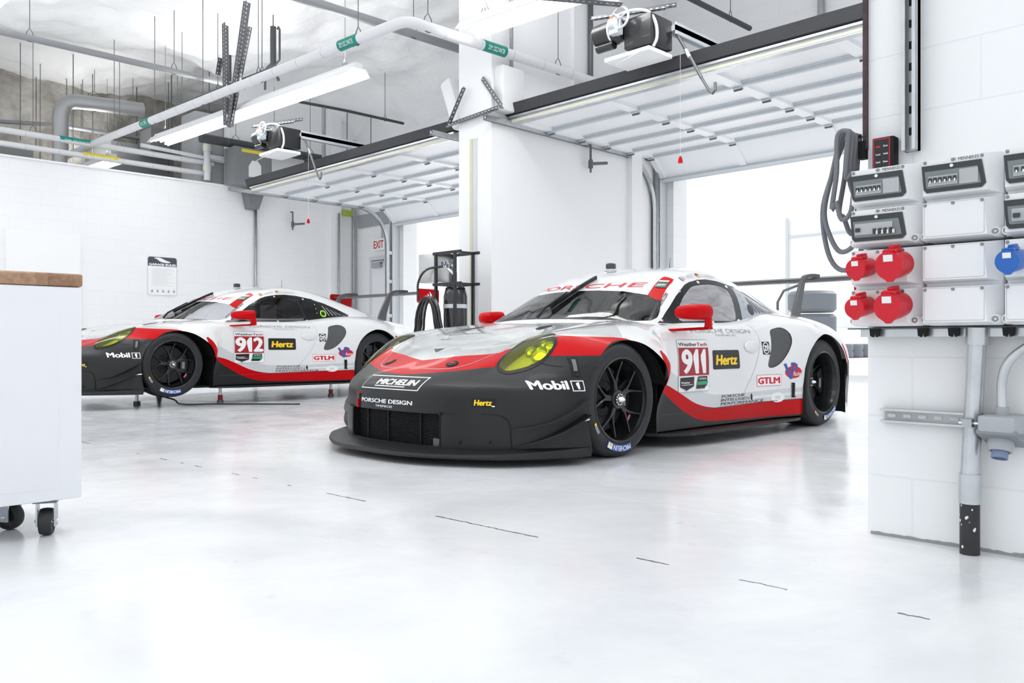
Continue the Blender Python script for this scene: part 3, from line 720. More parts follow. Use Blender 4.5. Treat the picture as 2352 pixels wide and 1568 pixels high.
def build_car():
    e = empty('race_car')
    body = B.obj('body_shell', parent=e)
    cab = C.obj('roof', parent=e)
    fb = B.obj('front_bumper', BUMPER, e, label='satin black front bumper')
    B.obj('bonnet', HOOD, e)
    ws = C.obj('windscreen', WSCREEN, e); C.obj('sun_strip', WBAND, ws, label='white sun strip with red ends')
    C.obj('rear_window', RW, e, mats=[DARKG]*9)
    for sd in (1, -1):
        K = dict(mirror=False, side=sd)
        door = B.obj('door', DOOR, e, **K)
        C2.obj('door_window_frame', FRM, door, mats=[DARKG]*9, **K)
        C2.obj('side_window', SGL, door, mats=[SGLASS]*9, **K)
        if sd > 0:
            pass
        B.obj('side_air_intake', INTAKE, e, offset=-.006, mats=[WIRE]*9, **K)
        # headlight
        h = B.obj('headlight', LENS, e, offset=.006, mats=[HGLASS]*9, **K)
        B.obj('headlight_rim', HRIM, h, offset=.0035, mats=[DARKG]*9, **K)
        hb = B.obj('headlight_bowl', LENS, h, offset=-.062, walls=.06, mats=[LAMPD]*9, **K)
        lm = MB()
        cx, cy, cz = .700, -.385, .602
        dv = Vector((.28, -.75, .60)).normalized()
        Q = dv.to_track_quat('X', 'Z').to_matrix().to_4x4()
        for (ox, oy, oz, rr) in ((0, 0, 0, .052), (.062, .035, -.005, .036), (-.062, -.005, .0, .034), (.005, .075, .028, .034), (.035, -.085, -.035, .030), (-.05, .09, .03, .026)):
            M_ = Matrix.Translation(Vector((sd*(cx+ox), cy+oy, on(B, TOP, cx+ox, cy+oy).z-.036-rr*.25)))@(Q if sd > 0 else Vector((-dv.x, dv.y, dv.z)).to_track_quat('X', 'Z').to_matrix().to_4x4())
            lm.lathe([(rr*.55, -.05), (rr, -.02), (rr, .0), (rr*.86, .004), (rr*.72, -.012), (rr*.3, -.016), (0, -.012)], LAMPY, axis='x', n=24, M=M_)
        lm.box(sd*cx-.03, sd*cx+.03, cy-.03, cy+.03, cz-.10, cz-.055, LAMPY)
        lm.build('lamp_cluster', h, label='yellow lamp cluster')
        # dive planes
        for ln, w0 in ((smooth_poly([(-.655, .192), (-.595, .204), (-.505, .238), (-.421, .291), (-.336, .352)], 4, False), .085), (smooth_poly([(-.645, .100), (-.590, .122), (-.508, .164), (-.429, .211), (-.345, .267)], 4, False), .085)):
            inn = []
            for i, (yy, zz) in enumerate(ln):
                p = on(B, SIDE, yy, zz); nn = B.normal(p); k = i/(len(ln)-1)
                if sd < 0: p = Vector((-p.x, p.y, p.z)); nn = Vector((-nn.x, nn.y, nn.z))
                inn.append((p, nn, .006+w0*min(1, k*1.7)*(1-.25*k)))
            canard(e, inn, 0, -.05)
        # mirror
        mm = MB(); secs = []
        for (yy, x0, x1, z0, z1) in ((.655, .885, .90, .822, .842), (.665, .868, .93, .802, .862), (.69, .858, .965, .793, .872), (.74, .852, .995, .788, .879), (.80, .85, 1.01, .786, .884), (.855, .852, 1.018, .784, .886), (.872, .856, 1.016, .787, .884)):
            rr = min(x1-x0, z1-z0)*.42
            secs.append([(sd*a, yy, b) for a, b in rrect(x0, z0, x1, z1, rr, 4)])
        loft(mm, secs, RED)
        secs = []
        for (xx, yy, zz, wx, wy) in ((.992, .855, .80, .018, .035), (.992, .86, .765, .018, .036), (.990, .858, .738, .019, .038)):
            secs.append([(sd*(xx+wx*math.cos(q*PI/6)), yy+wy*math.sin(q*PI/6), zz) for q in range(12)])
        loft(mm, secs, RED)
        secs = []
        for (xx, yy, zz, wz, wy) in ((1.005, .862, .734, .008, .028), (.97, .845, .732, .010, .036), (.90, .79, .728, .009, .032), (.85, .735, .724, .009, .03), (.80, .69, .722, .008, .026)):
            secs.append([(sd*xx, yy+wy*math.cos(q*PI/6), zz+wz*math.sin(q*PI/6)) for q in range(12)])
        loft(mm, secs, RED)
        mi = mm.build('door_mirror', e, label='red door mirror')
        MB().prism([(sd*a, b) for a, b in rrect(.862, .793, 1.010, .878, .03, 4)], .8725, .875, CHROME, axis='y').build('mirror_glass', mi)
        # skirt
        sk = MB(); ln = [(.46, .80), (.50, .87), (.56, .93), (.68, .985), (.95, 1.0), (1.6, .995), (2.05, .985), (2.15, .97), (2.19, .95)]
        pts = [(sd*.80, .46)]+[(sd*x_, y_) for y_, x_ in ln]+[(sd*.80, 2.19)]
        sk.prism(pts, .070, .088, CARBON, axis='z'); sk.build('side_skirt', e)
        # arch liners
        for A_, nm in ((ARCH_F, 0), (ARCH_R, 1)):
            lr = MB(); P2 = [(a, b) for a, b in A_ if b > 0]
            P2 = [(A_[0][0], .08)]+P2+[(P2[-1][0], .08)]
            n = len(P2); xs = (.962 if not nm else .985, .60)
            v0 = []
            for xx, gr in ((xs[0], 0), (xs[0]-.04, .012), (xs[1], .02)):
                cyy = sum(p[0] for p in P2)/n; v0 += [(sd*(min(xx, .865) if (not nm and a > .46) else xx), a+(gr if a > cyy else -gr), b+gr*.6) for a, b in P2]
            fs = [(k*n+i, k*n+i+1, (k+1)*n+i+1, (k+1)*n+i) for k in range(2) for i in range(n-1)]
            lr.add(v0, fs, MATTE, False); lr.add([(sd*xs[1], a, b) for a, b in P2], [tuple(range(n))], MATTE)
            lr.build('wheel_arch_liner', e)
        # swan-neck wing bracket
        sn = MB(); pth = smooth_poly([(2.915, .80), (2.955, .92), (3.01, 1.05), (3.05, 1.14), (3.085, 1.185), (3.15, 1.212), (3.25, 1.222), (3.36, 1.222)], 3, False)
        wdt = [.075-.035*min(1, i/12) for i in range(len(pth))]
        up_, dn = [], []
        for i, p in enumerate(pth):
            a = pth[max(i-1, 0)]; b = pth[min(i+1, len(pth)-1)]; d = math.hypot(b[0]-a[0], b[1]-a[1]); nx, nz = -(b[1]-a[1])/d, (b[0]-a[0])/d
            hw = (.062-.04*min(1, i/10)) if i < 14 else .016
            up_.append((p[0]+nx*hw, p[1]+nz*hw)); dn.append((p[0]-nx*hw, p[1]-nz*hw))
        sn.prism(up_+list(reversed(dn)), sd*.525, sd*.555, mat('bracket_grey', (.10, .105, .11), .4), axis='x')
        sn.build('wing_bracket', e)
    # closing panel of the right-hand nose duct and of the left one
    for sd in (1, -1):
        p_ = B.obj('duct_blanking_panel', PANEL, e, mirror=False, side=sd, offset=.003, label='plain black blanking panel')
        if sd > 0:
            for (xx, zz) in ((.515, .118), (.655, .123)):
                q = on(B, FRONT, xx, zz, .004); nn = B.normal(q); MB().lathe([(0, .008), (.006, .007), (.009, .002), (.009, -.003)], CARBON, axis='x', n=12, M=Matrix.Translation(q)@nn.to_track_quat('X', 'Z').to_matrix().to_4x4()).build('panel_bolt', p_)
    # radiator behind the opening
    rd = MB(); FIN = mat('radiator_fins', (.008, .0085, .009), .6)
    rd.box(-.42, .42, -.80, -.76, .07, .27, MATTE)
    for k in range(24): rd.box(-.41, .41, -.812, -.80, .078+k*.0078, .081+k*.0078, FIN)
    for xx in (-.30, -.10, .20): rd.box(xx-.005, xx+.005, -.818, -.79, .07, .27, FIN)
    rd.box(-.42, .42, -.86, -.76, .262, .27, MATTE); rd.box(-.42, .42, -.86, -.76, .06, .075, MATTE)
    rd.box(-.43, -.415, -.84, -.70, .06, .27, MATTE); rd.box(.415, .43, -.84, -.70, .06, .27, MATTE)
    rd.box(.33, .40, -.835, -.82, .08, .125, STEELD)
    rd.build('radiator', e, label='black radiator core behind the opening')
    # splitter
    hx = [(0, -1.045), (.2, -1.04), (.38, -1.0), (.52, -.935), (.66, -.855), (.78, -.765), (.86, -.655), (.935, -.53), (.985, -.41), (1.008, -.31)]
    hx = smooth_poly(hx, 3, False)
    ol = [(-x_, y_) for x_, y_ in reversed(hx[1:])]+hx
    sp = MB(); inn = [(x_*.9, y_+.10) for x_, y_ in ol]
    n = len(ol)
    def lift(x_): return max(0, abs(x_)-.5)**2*.10
    rings = [[(x_, y_, .042) for x_, y_ in ol], [(x_*1.002, y_-.003, .052+lift(x_)*.5) for x_, y_ in ol], [(x_, y_+.004, .064+lift(x_)) for x_, y_ in ol], [(x_*.96, y_+.05, .072+lift(x_)*1.4) for x_, y_ in ol], [(x_*.86, y_+.16, .085) for x_, y_ in ol]]
    vs = [p for r_ in rings for p in r_]; fs = [(k*n+i, k*n+i+1, (k+1)*n+i+1, (k+1)*n+i) for k in range(4) for i in range(n-1)]
    sp.add(vs, fs, CARBON, True)
    sp.add([(x_, y_, .042) for x_, y_ in ol]+[(.9, -.28, .042), (-.9, -.28, .042)], [tuple(range(n+2))], CARBON)
    sp.build('front_splitter', e)
    # under tray, interior tub
    tub = MB(); tub.box(-.58, .58, -.70, -.45, .075, .095, MATTE); tub.box(-.80, .80, -.45, 3.2, .075, .095, MATTE)
    tub.box(-.84, .84, .50, 2.18, .09, .12, MATTE)
    tub.box(-.60, .60, -.5, .42, .12, .42, MATTE); tub.box(-.59, .59, 2.2, 2.9, .12, .70, MATTE)
    tub.build('under_tray', e)
    it = MB(); IN = mat('interior_black', (.02, .02, .022), .6)
    for s_ in (-1, 1): it.box(s_*.70, s_*.715, .55, 2.2, .12, .74, IN)
    it.box(-.7, .7, .55, .565, .12, .70, IN); it.box(-.68, .68, 2.12, 2.14, .12, .80, IN); it.box(-.7, .7, .55, 2.14, .12, .135, IN)
    it.bbox(-.62, .62, .56, .82, .60, .735, IN, .04)
    for s_ in (-1, 1):
        it.tube([(s_*.60, .72, .70), (s_*.56, 1.0, 1.0), (s_*.50, 1.18, 1.09), (s_*.48, 1.6, 1.13), (s_*.46, 1.72, 1.11), (s_*.56, 1.76, .90), (s_*.64, 1.78, .2)], .02, STEELD, n=8)
        it.tube([(s_*.46, 1.72, 1.11), (s_*.44, 2.2, .85)], .018, STEELD, n=8)
        it.tube([(s_*.62, .78, .62), (s_*.62, 1.75, .72)], .02, STEELD, n=8)
    it.tube([(-.48, 1.18, 1.09), (.48, 1.18, 1.09)], .02, STEELD, n=8); it.tube([(-.46, 1.72, 1.11), (.46, 1.72, 1.11)], .02, STEELD, n=8)
    it.tube([(-.46, 1.72, 1.11), (.62, 1.77, .5)], .018, STEELD, n=8)
    it.build('cockpit_and_roll_cage', e, label='dark cockpit with roll cage')
    st = MB(); st.bbox(.14, .56, 1.28, 1.42, .30, .98, IN, .04); st.bbox(.14, .56, .95, 1.40, .22, .36, IN, .04)
    st.bbox(.12, .18, 1.18, 1.40, .78, .98, IN, .02); st.bbox(.52, .58, 1.18, 1.40, .78, .98, IN, .02); st.build('seat', e)
    MB().tube([(.35+.15*math.cos(q*PI/12), .98+.05*math.sin(q*PI/12), .72+.14*math.sin(q*PI/12)) for q in range(24)], .014, IN, n=8, closed=True).build('steering_wheel', e)
    # wiper
    wp = MB(); path = [on(C, FRONT, .01+.03*k/6, .835+(1.085-.835)*k/6, .03) for k in range(7)]
    base = on(C, FRONT, .0, .822, .01)
    base = on(C, FRONT, -.01, .80, .012); wp.tube([base, path[0]+Vector((0, 0, .01))]+[p+Vector((0, -.01, .004)) for p in path[1:4]], [.012, .010, .008, .007, .006], CARBON, n=8)
    vs = []
    for k in range(9):
        zz = .865+(1.090-.865)*k/8; p = on(C, FRONT, .018+.036*k/8, zz, .004); q = on(C, FRONT, .018+.036*k/8, zz, .030)
        vs += [p+Vector((-.004, 0, 0)), p+Vector((.004, 0, 0)), q+Vector((.008, 0, 0)), q+Vector((-.008, 0, 0))]
    fs = [(4*i+j, 4*i+(j+1) % 4, 4*i+4+(j+1) % 4, 4*i+4+j) for i in range(8) for j in range(4)]+[(0, 1, 2, 3), (35, 34, 33, 32)]
    wp.add(vs, fs, CARBON); wp.build('wiper', e)
    # roof beacon and aerial
    p = on(C, TOP, .13, 1.29)
    MB().bbox(-.165, -.095, 1.25, 1.33, p.z-.004, p.z+.012, mat('beacon_base', (.55, .56, .57), .4), .004).bbox(-.158, -.102, 1.255, 1.325, p.z+.012, p.z+.058, mat('beacon_dark', (.03, .033, .035), .12, coat=.6), .012).build('roof_beacon', e)
    p = on(C, TOP, .077, 1.77)
    MB().tube([p, p+Vector((0, -.004, .05)), p+Vector((.0, .004, .10))], [.004, .002, .0015], CARBON, n=6).build('aerial', e)
    # rear wing
    ch = [(3.20, 1.185), (3.215, 1.197), (3.26, 1.203), (3.34, 1.206), (3.44, 1.212), (3.52, 1.225), (3.535, 1.232), (3.50, 1.208), (3.40, 1.178), (3.30, 1.165), (3.23, 1.168)]
    rw = MB().prism(ch, -.93, .93, mat('wing_black', (.03, .032, .035), .3, coat=.3), axis='x', smooth=False).build('rear_wing', e)
    for sd in (1, -1):
        ep = MB().prism(rrect(3.185, 1.055, 3.555, 1.24, .03, 4), sd*.93, sd*.945, RED, axis='x').build('wing_end_plate', rw, label='red end plate')
        if sd > 0:
            lay = [(word('adidas', 3.29, 1.085, 3.45, 1.118, .02), TXW)]
            for k, (h_) in enumerate((.028, .052, .076)):
                x_ = 3.315+k*.04; lay.append((poly2([(x_, 1.135), (x_+.034, 1.135), (x_+.034-.0-.01*(2-k)+.0, 1.135+h_*.5), (x_+.034-.045*h_/.076, 1.135+h_), (x_-.0, 1.135+h_*.45)]), TXW))
            layer_mesh('end_plate_logo', lay, lambda a, b, l: Vector((.9462+l, a, b)), ep)
    # rear wheels and front wheels
    for sd in (1, -1):
        make_wheel(e, 'front_wheel', 0, .325, .3245, .30, sd, .022, -97)
        make_wheel(e, 'rear_wheel', 2.516, .336, .3355, .31, sd, .105, -70 if sd > 0 else 0, spin=30)
    # seams
    sm = MB()
    for sd in (1, -1):
        ribbon(sm, SIDE, [(.575, .70), (.555, .65), (.547, .58), (.549, .50), (.556, .42)], .0035, SEAMG, B, side=sd); ribbon(sm, SIDE, smooth_poly([(1.475, .25), (1.513, .302), (1.629, .424), (1.702, .531), (1.752, .64), (1.742, .71), (1.70, .776)], 3, False), .0035, SEAMG, B, side=sd)
        ribbon(sm, TOP, HOODP[1:-1], .005, SEAMG, B, side=sd)
        ribbon(sm, FRONT, [(.405, .088), (.405, .25), (.412, .262), (.45, .266), (.66, .266), (.708, .259), (.735, .237), (.745, .20), (.752, .075)], .005, MATTE, B, off=.004, side=sd)
        ribbon(sm, SIDE, [(-.463, .534), (-.43, .522), (-.398, .516), (-.30, .514), (-.218, .513)], .004, MATTE, B, side=sd)
        ribbon(sm, SIDE, split_line([(.53, .20), (.732, .197), (1.05, .208), (1.45, .216), (1.753, .220), (2.19, .226)], 5), .004, SEAM, B, side=sd)
    for sd in (1, -1): ribbon(sm, SIDE, SW[11:], .007, MATTE, C, side=sd)
    sm.build('panel_gaps', e, fix=False)
    # bonnet duct, catches, triangle
    for sd in (1, -1):
        dk = smooth_poly([(.37, -.035), (.32, -.018), (.290, .04), (.282, .10), (.31, .145), (.345, .10), (.36, .04)], 3)
        decal('bonnet_duct', TOP, [(poly2([(sd*a, b) for a, b in dk]), MATTE)], B, e, maxlen=.03)
        oc = [(sd*(.288+.042*math.cos(q*PI/8)*(.75 if abs(math.sin(q*PI/8)) > .8 else 1)), -.662+.034*math.sin(q*PI/8)) for q in range(16)]
        oc2 = [(sd*(.288+.030*math.cos(q*PI/8)), -.662+.023*math.sin(q*PI/8)) for q in range(16)]
        decal('bonnet_catch', TOP, [(poly2(oc), MATTE), (poly2(oc2), CARBON), (poly2([(sd*.272, -.664), (sd*.300, -.664), (sd*.300, -.655), (sd*.272, -.655)]), TXR)], B, e, maxlen=.02, gap=.003)
    decal('bonnet_emblem', TOP, [(poly2([(-.075, -.495), (.02, -.488), (-.0, -.545)]), TXB)], B, e)
    decal('bonnet_emblem', TOP, [(word('H', -.20, -.345, -.165, -.325, .02, .3), TXB), (word('AM', -.155, -.345, -.11, -.325, .02, .3), TXR)], B, e, label='small black and red bonnet lettering')
    out = [(-.02, -.06), (.09, -.02), (.13, .10), (.02, .07)]
    lb = MB(); ribbon(lb, TOP, out, .012, TXR, B, closed=True); ribbon(lb, TOP, [(-.0, -.03), (.10, .07)], .010, TXR, B); lb.build('bonnet_outline_graphic', e, fix=False)
    # fender latch box
    for sd in (1, -1):
        lt = decal('bumper_latch', SIDE, [(poly2([(-.345, .564), (-.302, .564), (-.335, .458), (-.378, .460)]), MATTE), (poly2([(-.333, .552), (-.316, .552), (-.338, .49), (-.355, .49)]), STEELD), (poly2([(-.345, .478), (-.330, .478), (-.345, .465), (-.360, .465)]), CARBON)], B, e, side=sd, maxlen=.02, gap=.003)
        q = on(B, SIDE, -.375, .232, .0, sd)
        MB().tube([q, q+Vector((sd*.018, .004, .002)), q+Vector((sd*.02, .05, .006))], .006, CHROME, n=8).build('bumper_latch', e, label='chrome quick-release toggle')
    # tow loop and its tag, sill slot
    MB().box(-.330, -.278, -.880, -.868, .345, .351, RED).box(-.307, -.300, -.886, -.876, .315, .345, STEELD).box(-.310, -.298, -.890, -.880, .262, .312, RED).build('tow_strap', e)
    for sd in (1, -1):
        jk = MB()
        for (a0, b0, a1, b1) in ((2.062, .338, 2.098, .347), (2.068, .24, 2.10, .345), (2.06, .318, 2.104, .324), (2.066, .288, 2.106, .294), (2.066, .238, 2.112, .246)):
            vs = [on(B, SIDE, a, b, .006, sd) for a, b in ((a0, b0), (a1, b0), (a1, b1), (a0, b1))]; jk.add(vs, [(0, 1, 2, 3)], MATTE)
        jk.build('sill_slot', e, fix=False)
        # door handle
        hh = MB(); cx = on(B, SIDE, 1.635, .613, 0, sd)
        vs = []; N_ = 20; M__ = 6
        for i in range(N_+1):
            for j in range(M__+1):
                pass
        sec = []
        for j in range(6):
            k = j/5; rr = math.sqrt(max(0, 1-k*k))
            sec.append([on(B, SIDE, 1.635+(.092-.02*(0))*rr*math.cos(q*PI/10)*1.0, .613+.042*rr*math.sin(q*PI/10), .004+.012*k, sd) for q in range(20)])
        loft(hh, sec, mat('handle_grey', (.72, .74, .76), .25, coat=1), cap=True); hh.build('door_handle', [c for c in e.children if c.name.startswith('door') and c.name.split('.')[0] == 'door'][0 if sd > 0 else 1])
    # ---- stickers shared by both cars (left side and nose)
    S2 = (B, C)
    def fr(name, lay, **k): k['maxlen'] = .02; k.setdefault('gap', .0009); return decal(name, FRONT, lay, B, e, **k)
    def sdx(name, lay, **k): return decal(name, SIDE, lay, B, e, **k)
    # tyre maker plate on the nose
    o_ = [(-.305, .383), (-.265, .452), (.232, .455), (.262, .386)]; o_ = [(-.262, .386), (-.222, .453), (.262, .453), (.222, .386)]
    def trap(x0, x1, z0, z1, sh): return [(x0, z0), (x1, z0), (x1+sh, z1), (x0+sh, z1)]
    fr('nose_plate', [(poly2(trap(-.295, .245, .378, .452, .03)), TXW), (poly2(trap(-.288, .239, .383, .447, .027)), TXB), (word('MICHELIN', -.145, .403, .22, .434, .04, .25), TXW), (poly2([(-.15, .392), (.13, .392), (.13, .397), (-.15, .397)]), TXW)], maxlen=.04, label='white-edged tyre maker plate on the nose')
    fr('nose_lettering', [(word('PORSCHE DESIGN', -.265, .300, .217, .323, .03), TXW)], maxlen=.03)
    fr('nose_lettering', [(word('TIMEPIECES', -.108, .277, .052, .289, .01), TXW)], maxlen=.03)
    fr('nose_sticker', [(poly2([(.571, .303), (.682, .303), (.682, .350), (.571, .350)]), DARKG), (word('Hertz', .583, .312, .664, .343, .045, .12), TXY), (poly2([(.664, .306), (.678, .306), (.678, .312), (.664, .312)]), TXW)], maxlen=.03, label='small black rental sticker with yellow letters')
    # oil maker on the fender: placed by side view
    sdx('fender_lettering', [(word('Mobil', -.562, .396, -.408, .443, .035), TXW), (poly2([(-.392, .386), (-.326, .386), (-.326, .442), (-.392, .442)]), TXW), (poly2([(-.387, .391), (-.331, .391), (-.331, .437), (-.387, .437)]), BLACK), (poly2([(-.362, .396), (-.352, .396), (-.352, .433), (-.359, .433), (-.369, .427), (-.369, .421), (-.362, .424)]), TXW)], maxlen=.012, label='white oil brand lettering')
    def side_lay(): pass
    sdx('door_lettering', [(word('PORSCHE DESIGN', .905, .708, 1.665, .735, .0), TXG)], maxlen=.05, off=.003, label='thin grey door lettering')
    sdx('door_lettering', [(word('TIMEPIECES', 1.18, .686, 1.46, .698, .0), TXG)], maxlen=.05, off=.003, label='small thin grey door lettering')
    sdx('rental_sticker', [(poly2(rrect(1.112, .464, 1.462, .592, .014)), TXB), (word('Hertz', 1.155, .492, 1.425, .562, .045, .12), TXY)], maxlen=.05, label='black rental sticker with yellow letters')
    sdx('maker_sticker', [(poly2([(1.77, .556), (1.852, .556), (1.852, .648), (1.77, .648)]), TXB), (poly2([(1.811+.036*math.cos(q*PI/12), .602+.043*math.sin(q*PI/12)) for q in range(24)]), TXW), (poly2([(1.811+.028*math.cos(q*PI/12), .602+.036*math.sin(q*PI/12)) for q in range(24)]), TXB), (word('ZF', 1.788, .582, 1.834, .622, .05), TXW)], maxlen=.03, label='black square sticker with a ringed mark')
    sdx('class_sticker', [(poly2(rrect(1.675, .330, 1.957, .412, .010)), TXR), (poly2(rrect(1.678, .333, 1.954, .409, .009)), TXW), (word('GTLM', 1.694, .346, 1.938, .394, .05), TXR)], maxlen=.04, label='white class sticker with red letters')
    el = [(2.087+.088*math.cos(q*PI/16), .424+.045*math.sin(q*PI/16)) for q in range(32)]
    sdx('fuel_sticker', [(poly2(el), TXR), (poly2([(1.985, .485), (2.012, .49), (2.058, .40), (2.062, .494), (2.098, .496), (2.128, .482), (2.130, .452), (2.108, .436), (2.082, .434), (2.076, .376), (2.048, .374)]), TXBL), (poly2([(2.084, .480), (2.10, .480), (2.108, .470), (2.106, .455), (2.096, .448), (2.084, .448)]), TXR), (word('Racing', 2.082, .398, 2.168, .430, .01, .3), TXW)], maxlen=.03, label='red and blue fuel brand sticker')
    sdx('lower_lettering', [(word('PORSCHE', 1.215, .272, 1.515, .290, 0, .15), TXB)], maxlen=.05, off=.003)
    sdx('lower_lettering', [(word('INTELLIGENT', 1.205, .247, 1.62, .265, 0, .15), TXB)], maxlen=.05, off=.003)
    sdx('lower_lettering', [(word('PERFORMANCE', 1.200, .222, 1.75, .240, 0, .15), TXB)], maxlen=.05, off=.003)
    sdx('oval_sticker', [(poly2([(1.914+.078*math.cos(q*PI/12), .245+.036*math.sin(q*PI/12)) for q in range(24)]), TXW), (word('Holly', 1.885, .236, 1.945, .258, 0, .3), TXG)], maxlen=.03, label='white oval sticker with script')
    sdx('sill_plug', [(poly2([(1.60+.012*math.cos(q*PI/6), .262+.024*math.sin(q*PI/6)) for q in range(12)]), TXB)], maxlen=.02)
    # roof pillar web address, sun strip letters, inspection sticker
    def pillar(a, b, l):   # a along the pillar, b across
        y0, z0, y1, z1 = .695, .812, .985, 1.005; L = math.hypot(y1-y0, z1-z0); ty, tz = (y1-y0)/L, (z1-z0)/L
        return on(C, SIDE, y0+ty*a-tz*b, z0+tz*a+ty*b, .003+l)
    layer_mesh('pillar_lettering', [(word('www.porsche.com', 0, -.016, .30, .008, .01, .1), TXB)], pillar, e, .03)
    decal('sun_strip_lettering', FRONT, [(word('PORSCHE', -.47, 1.018, .47, 1.050, -.006), TXR)], C, ws, off=.003, maxlen=.04, label='red lettering on the sun strip')
    decal('inspection_sticker', FRONT, [(poly2([(.512, 1.052), (.562, 1.050), (.586, 1.010), (.538, 1.012)]), TXDG), (poly2([(.507, 1.066), (.554, 1.063), (.560, 1.053), (.512, 1.055)]), TXW), (word('DEKRA', .527, 1.022, .568, 1.038, .02), TXW)], C, ws, off=.004, maxlen=.02, label='green and white inspection sticker')
    # window fixing screws
    for i, (a, b) in enumerate(((.73, .785), (1.06, .992), (1.34, 1.066), (1.72, 1.052), (1.30, .781), (1.70, .80))):
        for sd in (1,):
            p = on(C, SIDE, a, b, .0, sd); nn = C.normal(p)
            MB().lathe([(0, .006), (.010, .006), (.013, .001), (.013, -.002)], CHROME, axis='x', n=14, M=Matrix.Translation(p)@nn.to_track_quat('X', 'Z').to_matrix().to_4x4()).build('window_screw', e)
    return e

def plate(e, num):
    lay = [(poly2(rrect(.704, .326, 1.062, .662, .016)), TXG), (poly2(rrect(.708, .330, 1.058, .658, .014)), TXW), (word('Weather', .722, .620, .925, .643, .02), TXB), (word('Tech', .928, .620, 1.045, .643, .02), TXN),
           (poly2([(.712, .432), (1.056, .432), (1.056, .610), (.712, .610)]), TXN)]
    x_ = .732 if num == '912' else .752
    for ch in num:
        w_ = .100 if ch != '1' else .062
        lay.append((word(ch, x_, .444, x_+w_, .600, .045) if ch != '1' else poly2([(x_+.40*w_, .444), (x_+w_, .444), (x_+w_, .600), (x_+.55*w_, .600), (x_, .560), (x_, .533), (x_+.40*w_, .556)]), TXW)); x_ += w_+.02 if ch != '1' else w_+.024
    lay += [(poly2([(.722, .420), (.880, .424), (.876, .362), (.80, .340), (.79, .332), (.782, .342), (.722, .362)]), TXB), (word('Weather', .728, .382, .83, .396, .02), TXW), (poly2([(.735, .372), (.86, .373), (.86, .376), (.735, .375)]), TXW), (word('Tech', .832, .382, .872, .396, .02), TXN),
            (poly2([(.925, .424), (1.03, .426), (1.03, .40), (1.04, .385), (1.028, .365), (1.01, .358), (1.0, .346), (.902, .346)]), TXB), (poly2([(.918, .392), (1.03, .393), (1.038, .384), (1.028, .370), (.910, .370)]), TXGR), (word('PATRON', .935, .402, 1.015, .416, .02), TXW)]
    return decal('number_sticker', SIDE, lay, B, e, off=.002, maxlen=.05, label='red and white start number sticker '+num)
def names(e, f1, n1, f2, n2):
    def row(y0, z0, y1, z1, flag, txt):
        L = math.hypot(y1-y0, z1-z0); ty, tz = (y1-y0)/L, (z1-z0)/L; h = .026
        lay = [(poly2([(k*.010, 0), (k*.010+.010, 0), (k*.010+.010, h), (k*.010, h)]), c_) for k, c_ in enumerate(flag)] if flag[0] != 'h' else [(poly2([(0, h*(2-k)/3), (.036, h*(2-k)/3), (.036, h*(3-k)/3), (0, h*(3-k)/3)]), c_) for k, c_ in enumerate(flag[1:])]
        lay.append((word(txt, .042, .001, L, h*.9, .0), TXG))
        def pl(a, b, l):
            return on(C, SIDE, y0+ty*a-tz*b, z0+tz*a+ty*b, .005+l)
        layer_mesh('driver_name', lay, pl, e, .015, gap=.0006)
    row(1.175, 1.066, 1.36, 1.104, f1, n1); row(1.39, 1.106, 1.64, 1.108, f2, n2)
def quarter(e, m, ring, cl, clab):
    for sd in (1, -1):
        q = C2.obj('quarter_panel', QTR, e, mats=[m]*9, mirror=False, side=sd)
        q['label'] = clab
        if sd > 0:
            lay = [(poly2([(1.955+.045*math.cos(k*PI/12), .888+.040*math.sin(k*PI/12)) for k in range(24)]), ring), (poly2([(1.955+.030*math.cos(k*PI/12), .888+.027*math.sin(k*PI/12)) for k in range(24)]), TXB)]
            for k in range(6):
                y_ = 1.96+k*.055; z_ = .985-k*.022; lay.append((poly2([(y_, z_), (y_+.022, z_-.008), (y_+.085, .868), (y_+.072, .865)]), cl))
            for k in range(3): lay.append((poly2([(1.86+.006*math.cos(q_*PI/4), .99-.05*k+.006*math.sin(q_*PI/4)) for q_ in range(8)]), ring))
            decal('fuel_filler_graphic', SIDE, lay, C, q, off=.003, maxlen=.04)
car = build_car()
tag(car, 'white, red and black race car number 911 standing on its wheels, nearest', 'race car')
car2 = copy_tree(car)
plate(car, '911'); plate(car2, '912')
names(car, (TXBL, TXW, TXR), 'P. PILET', ('h', TXB, TXR, TXY), 'D. WERNER'); names(car2, (TXB, TXY, TXR), 'L. VANTHOOR', ('h', TXB, TXR, TXY), 'W. HENZLER')
quarter(car, QSILVER, TXB, TXB, 'silver quarter panel'); quarter(car2, DARKG, NEON, TXG, 'black quarter panel with lime ring')
for o in car2.children_recursive:
    if o.name.startswith('side_window'):
        o.data = o.data.copy(); o.data.materials.clear()
        for _ in range(9): o.data.materials.append(CGLASS)
car.location = (-3.852, 3.735, 0)
car2.location = (-9.1732, 3.4056, .0988); car2.rotation_euler = (-.0044, 0, .0441)
tag(car2, 'white, red and black race car number 912 raised on its air jacks, behind', 'race car')
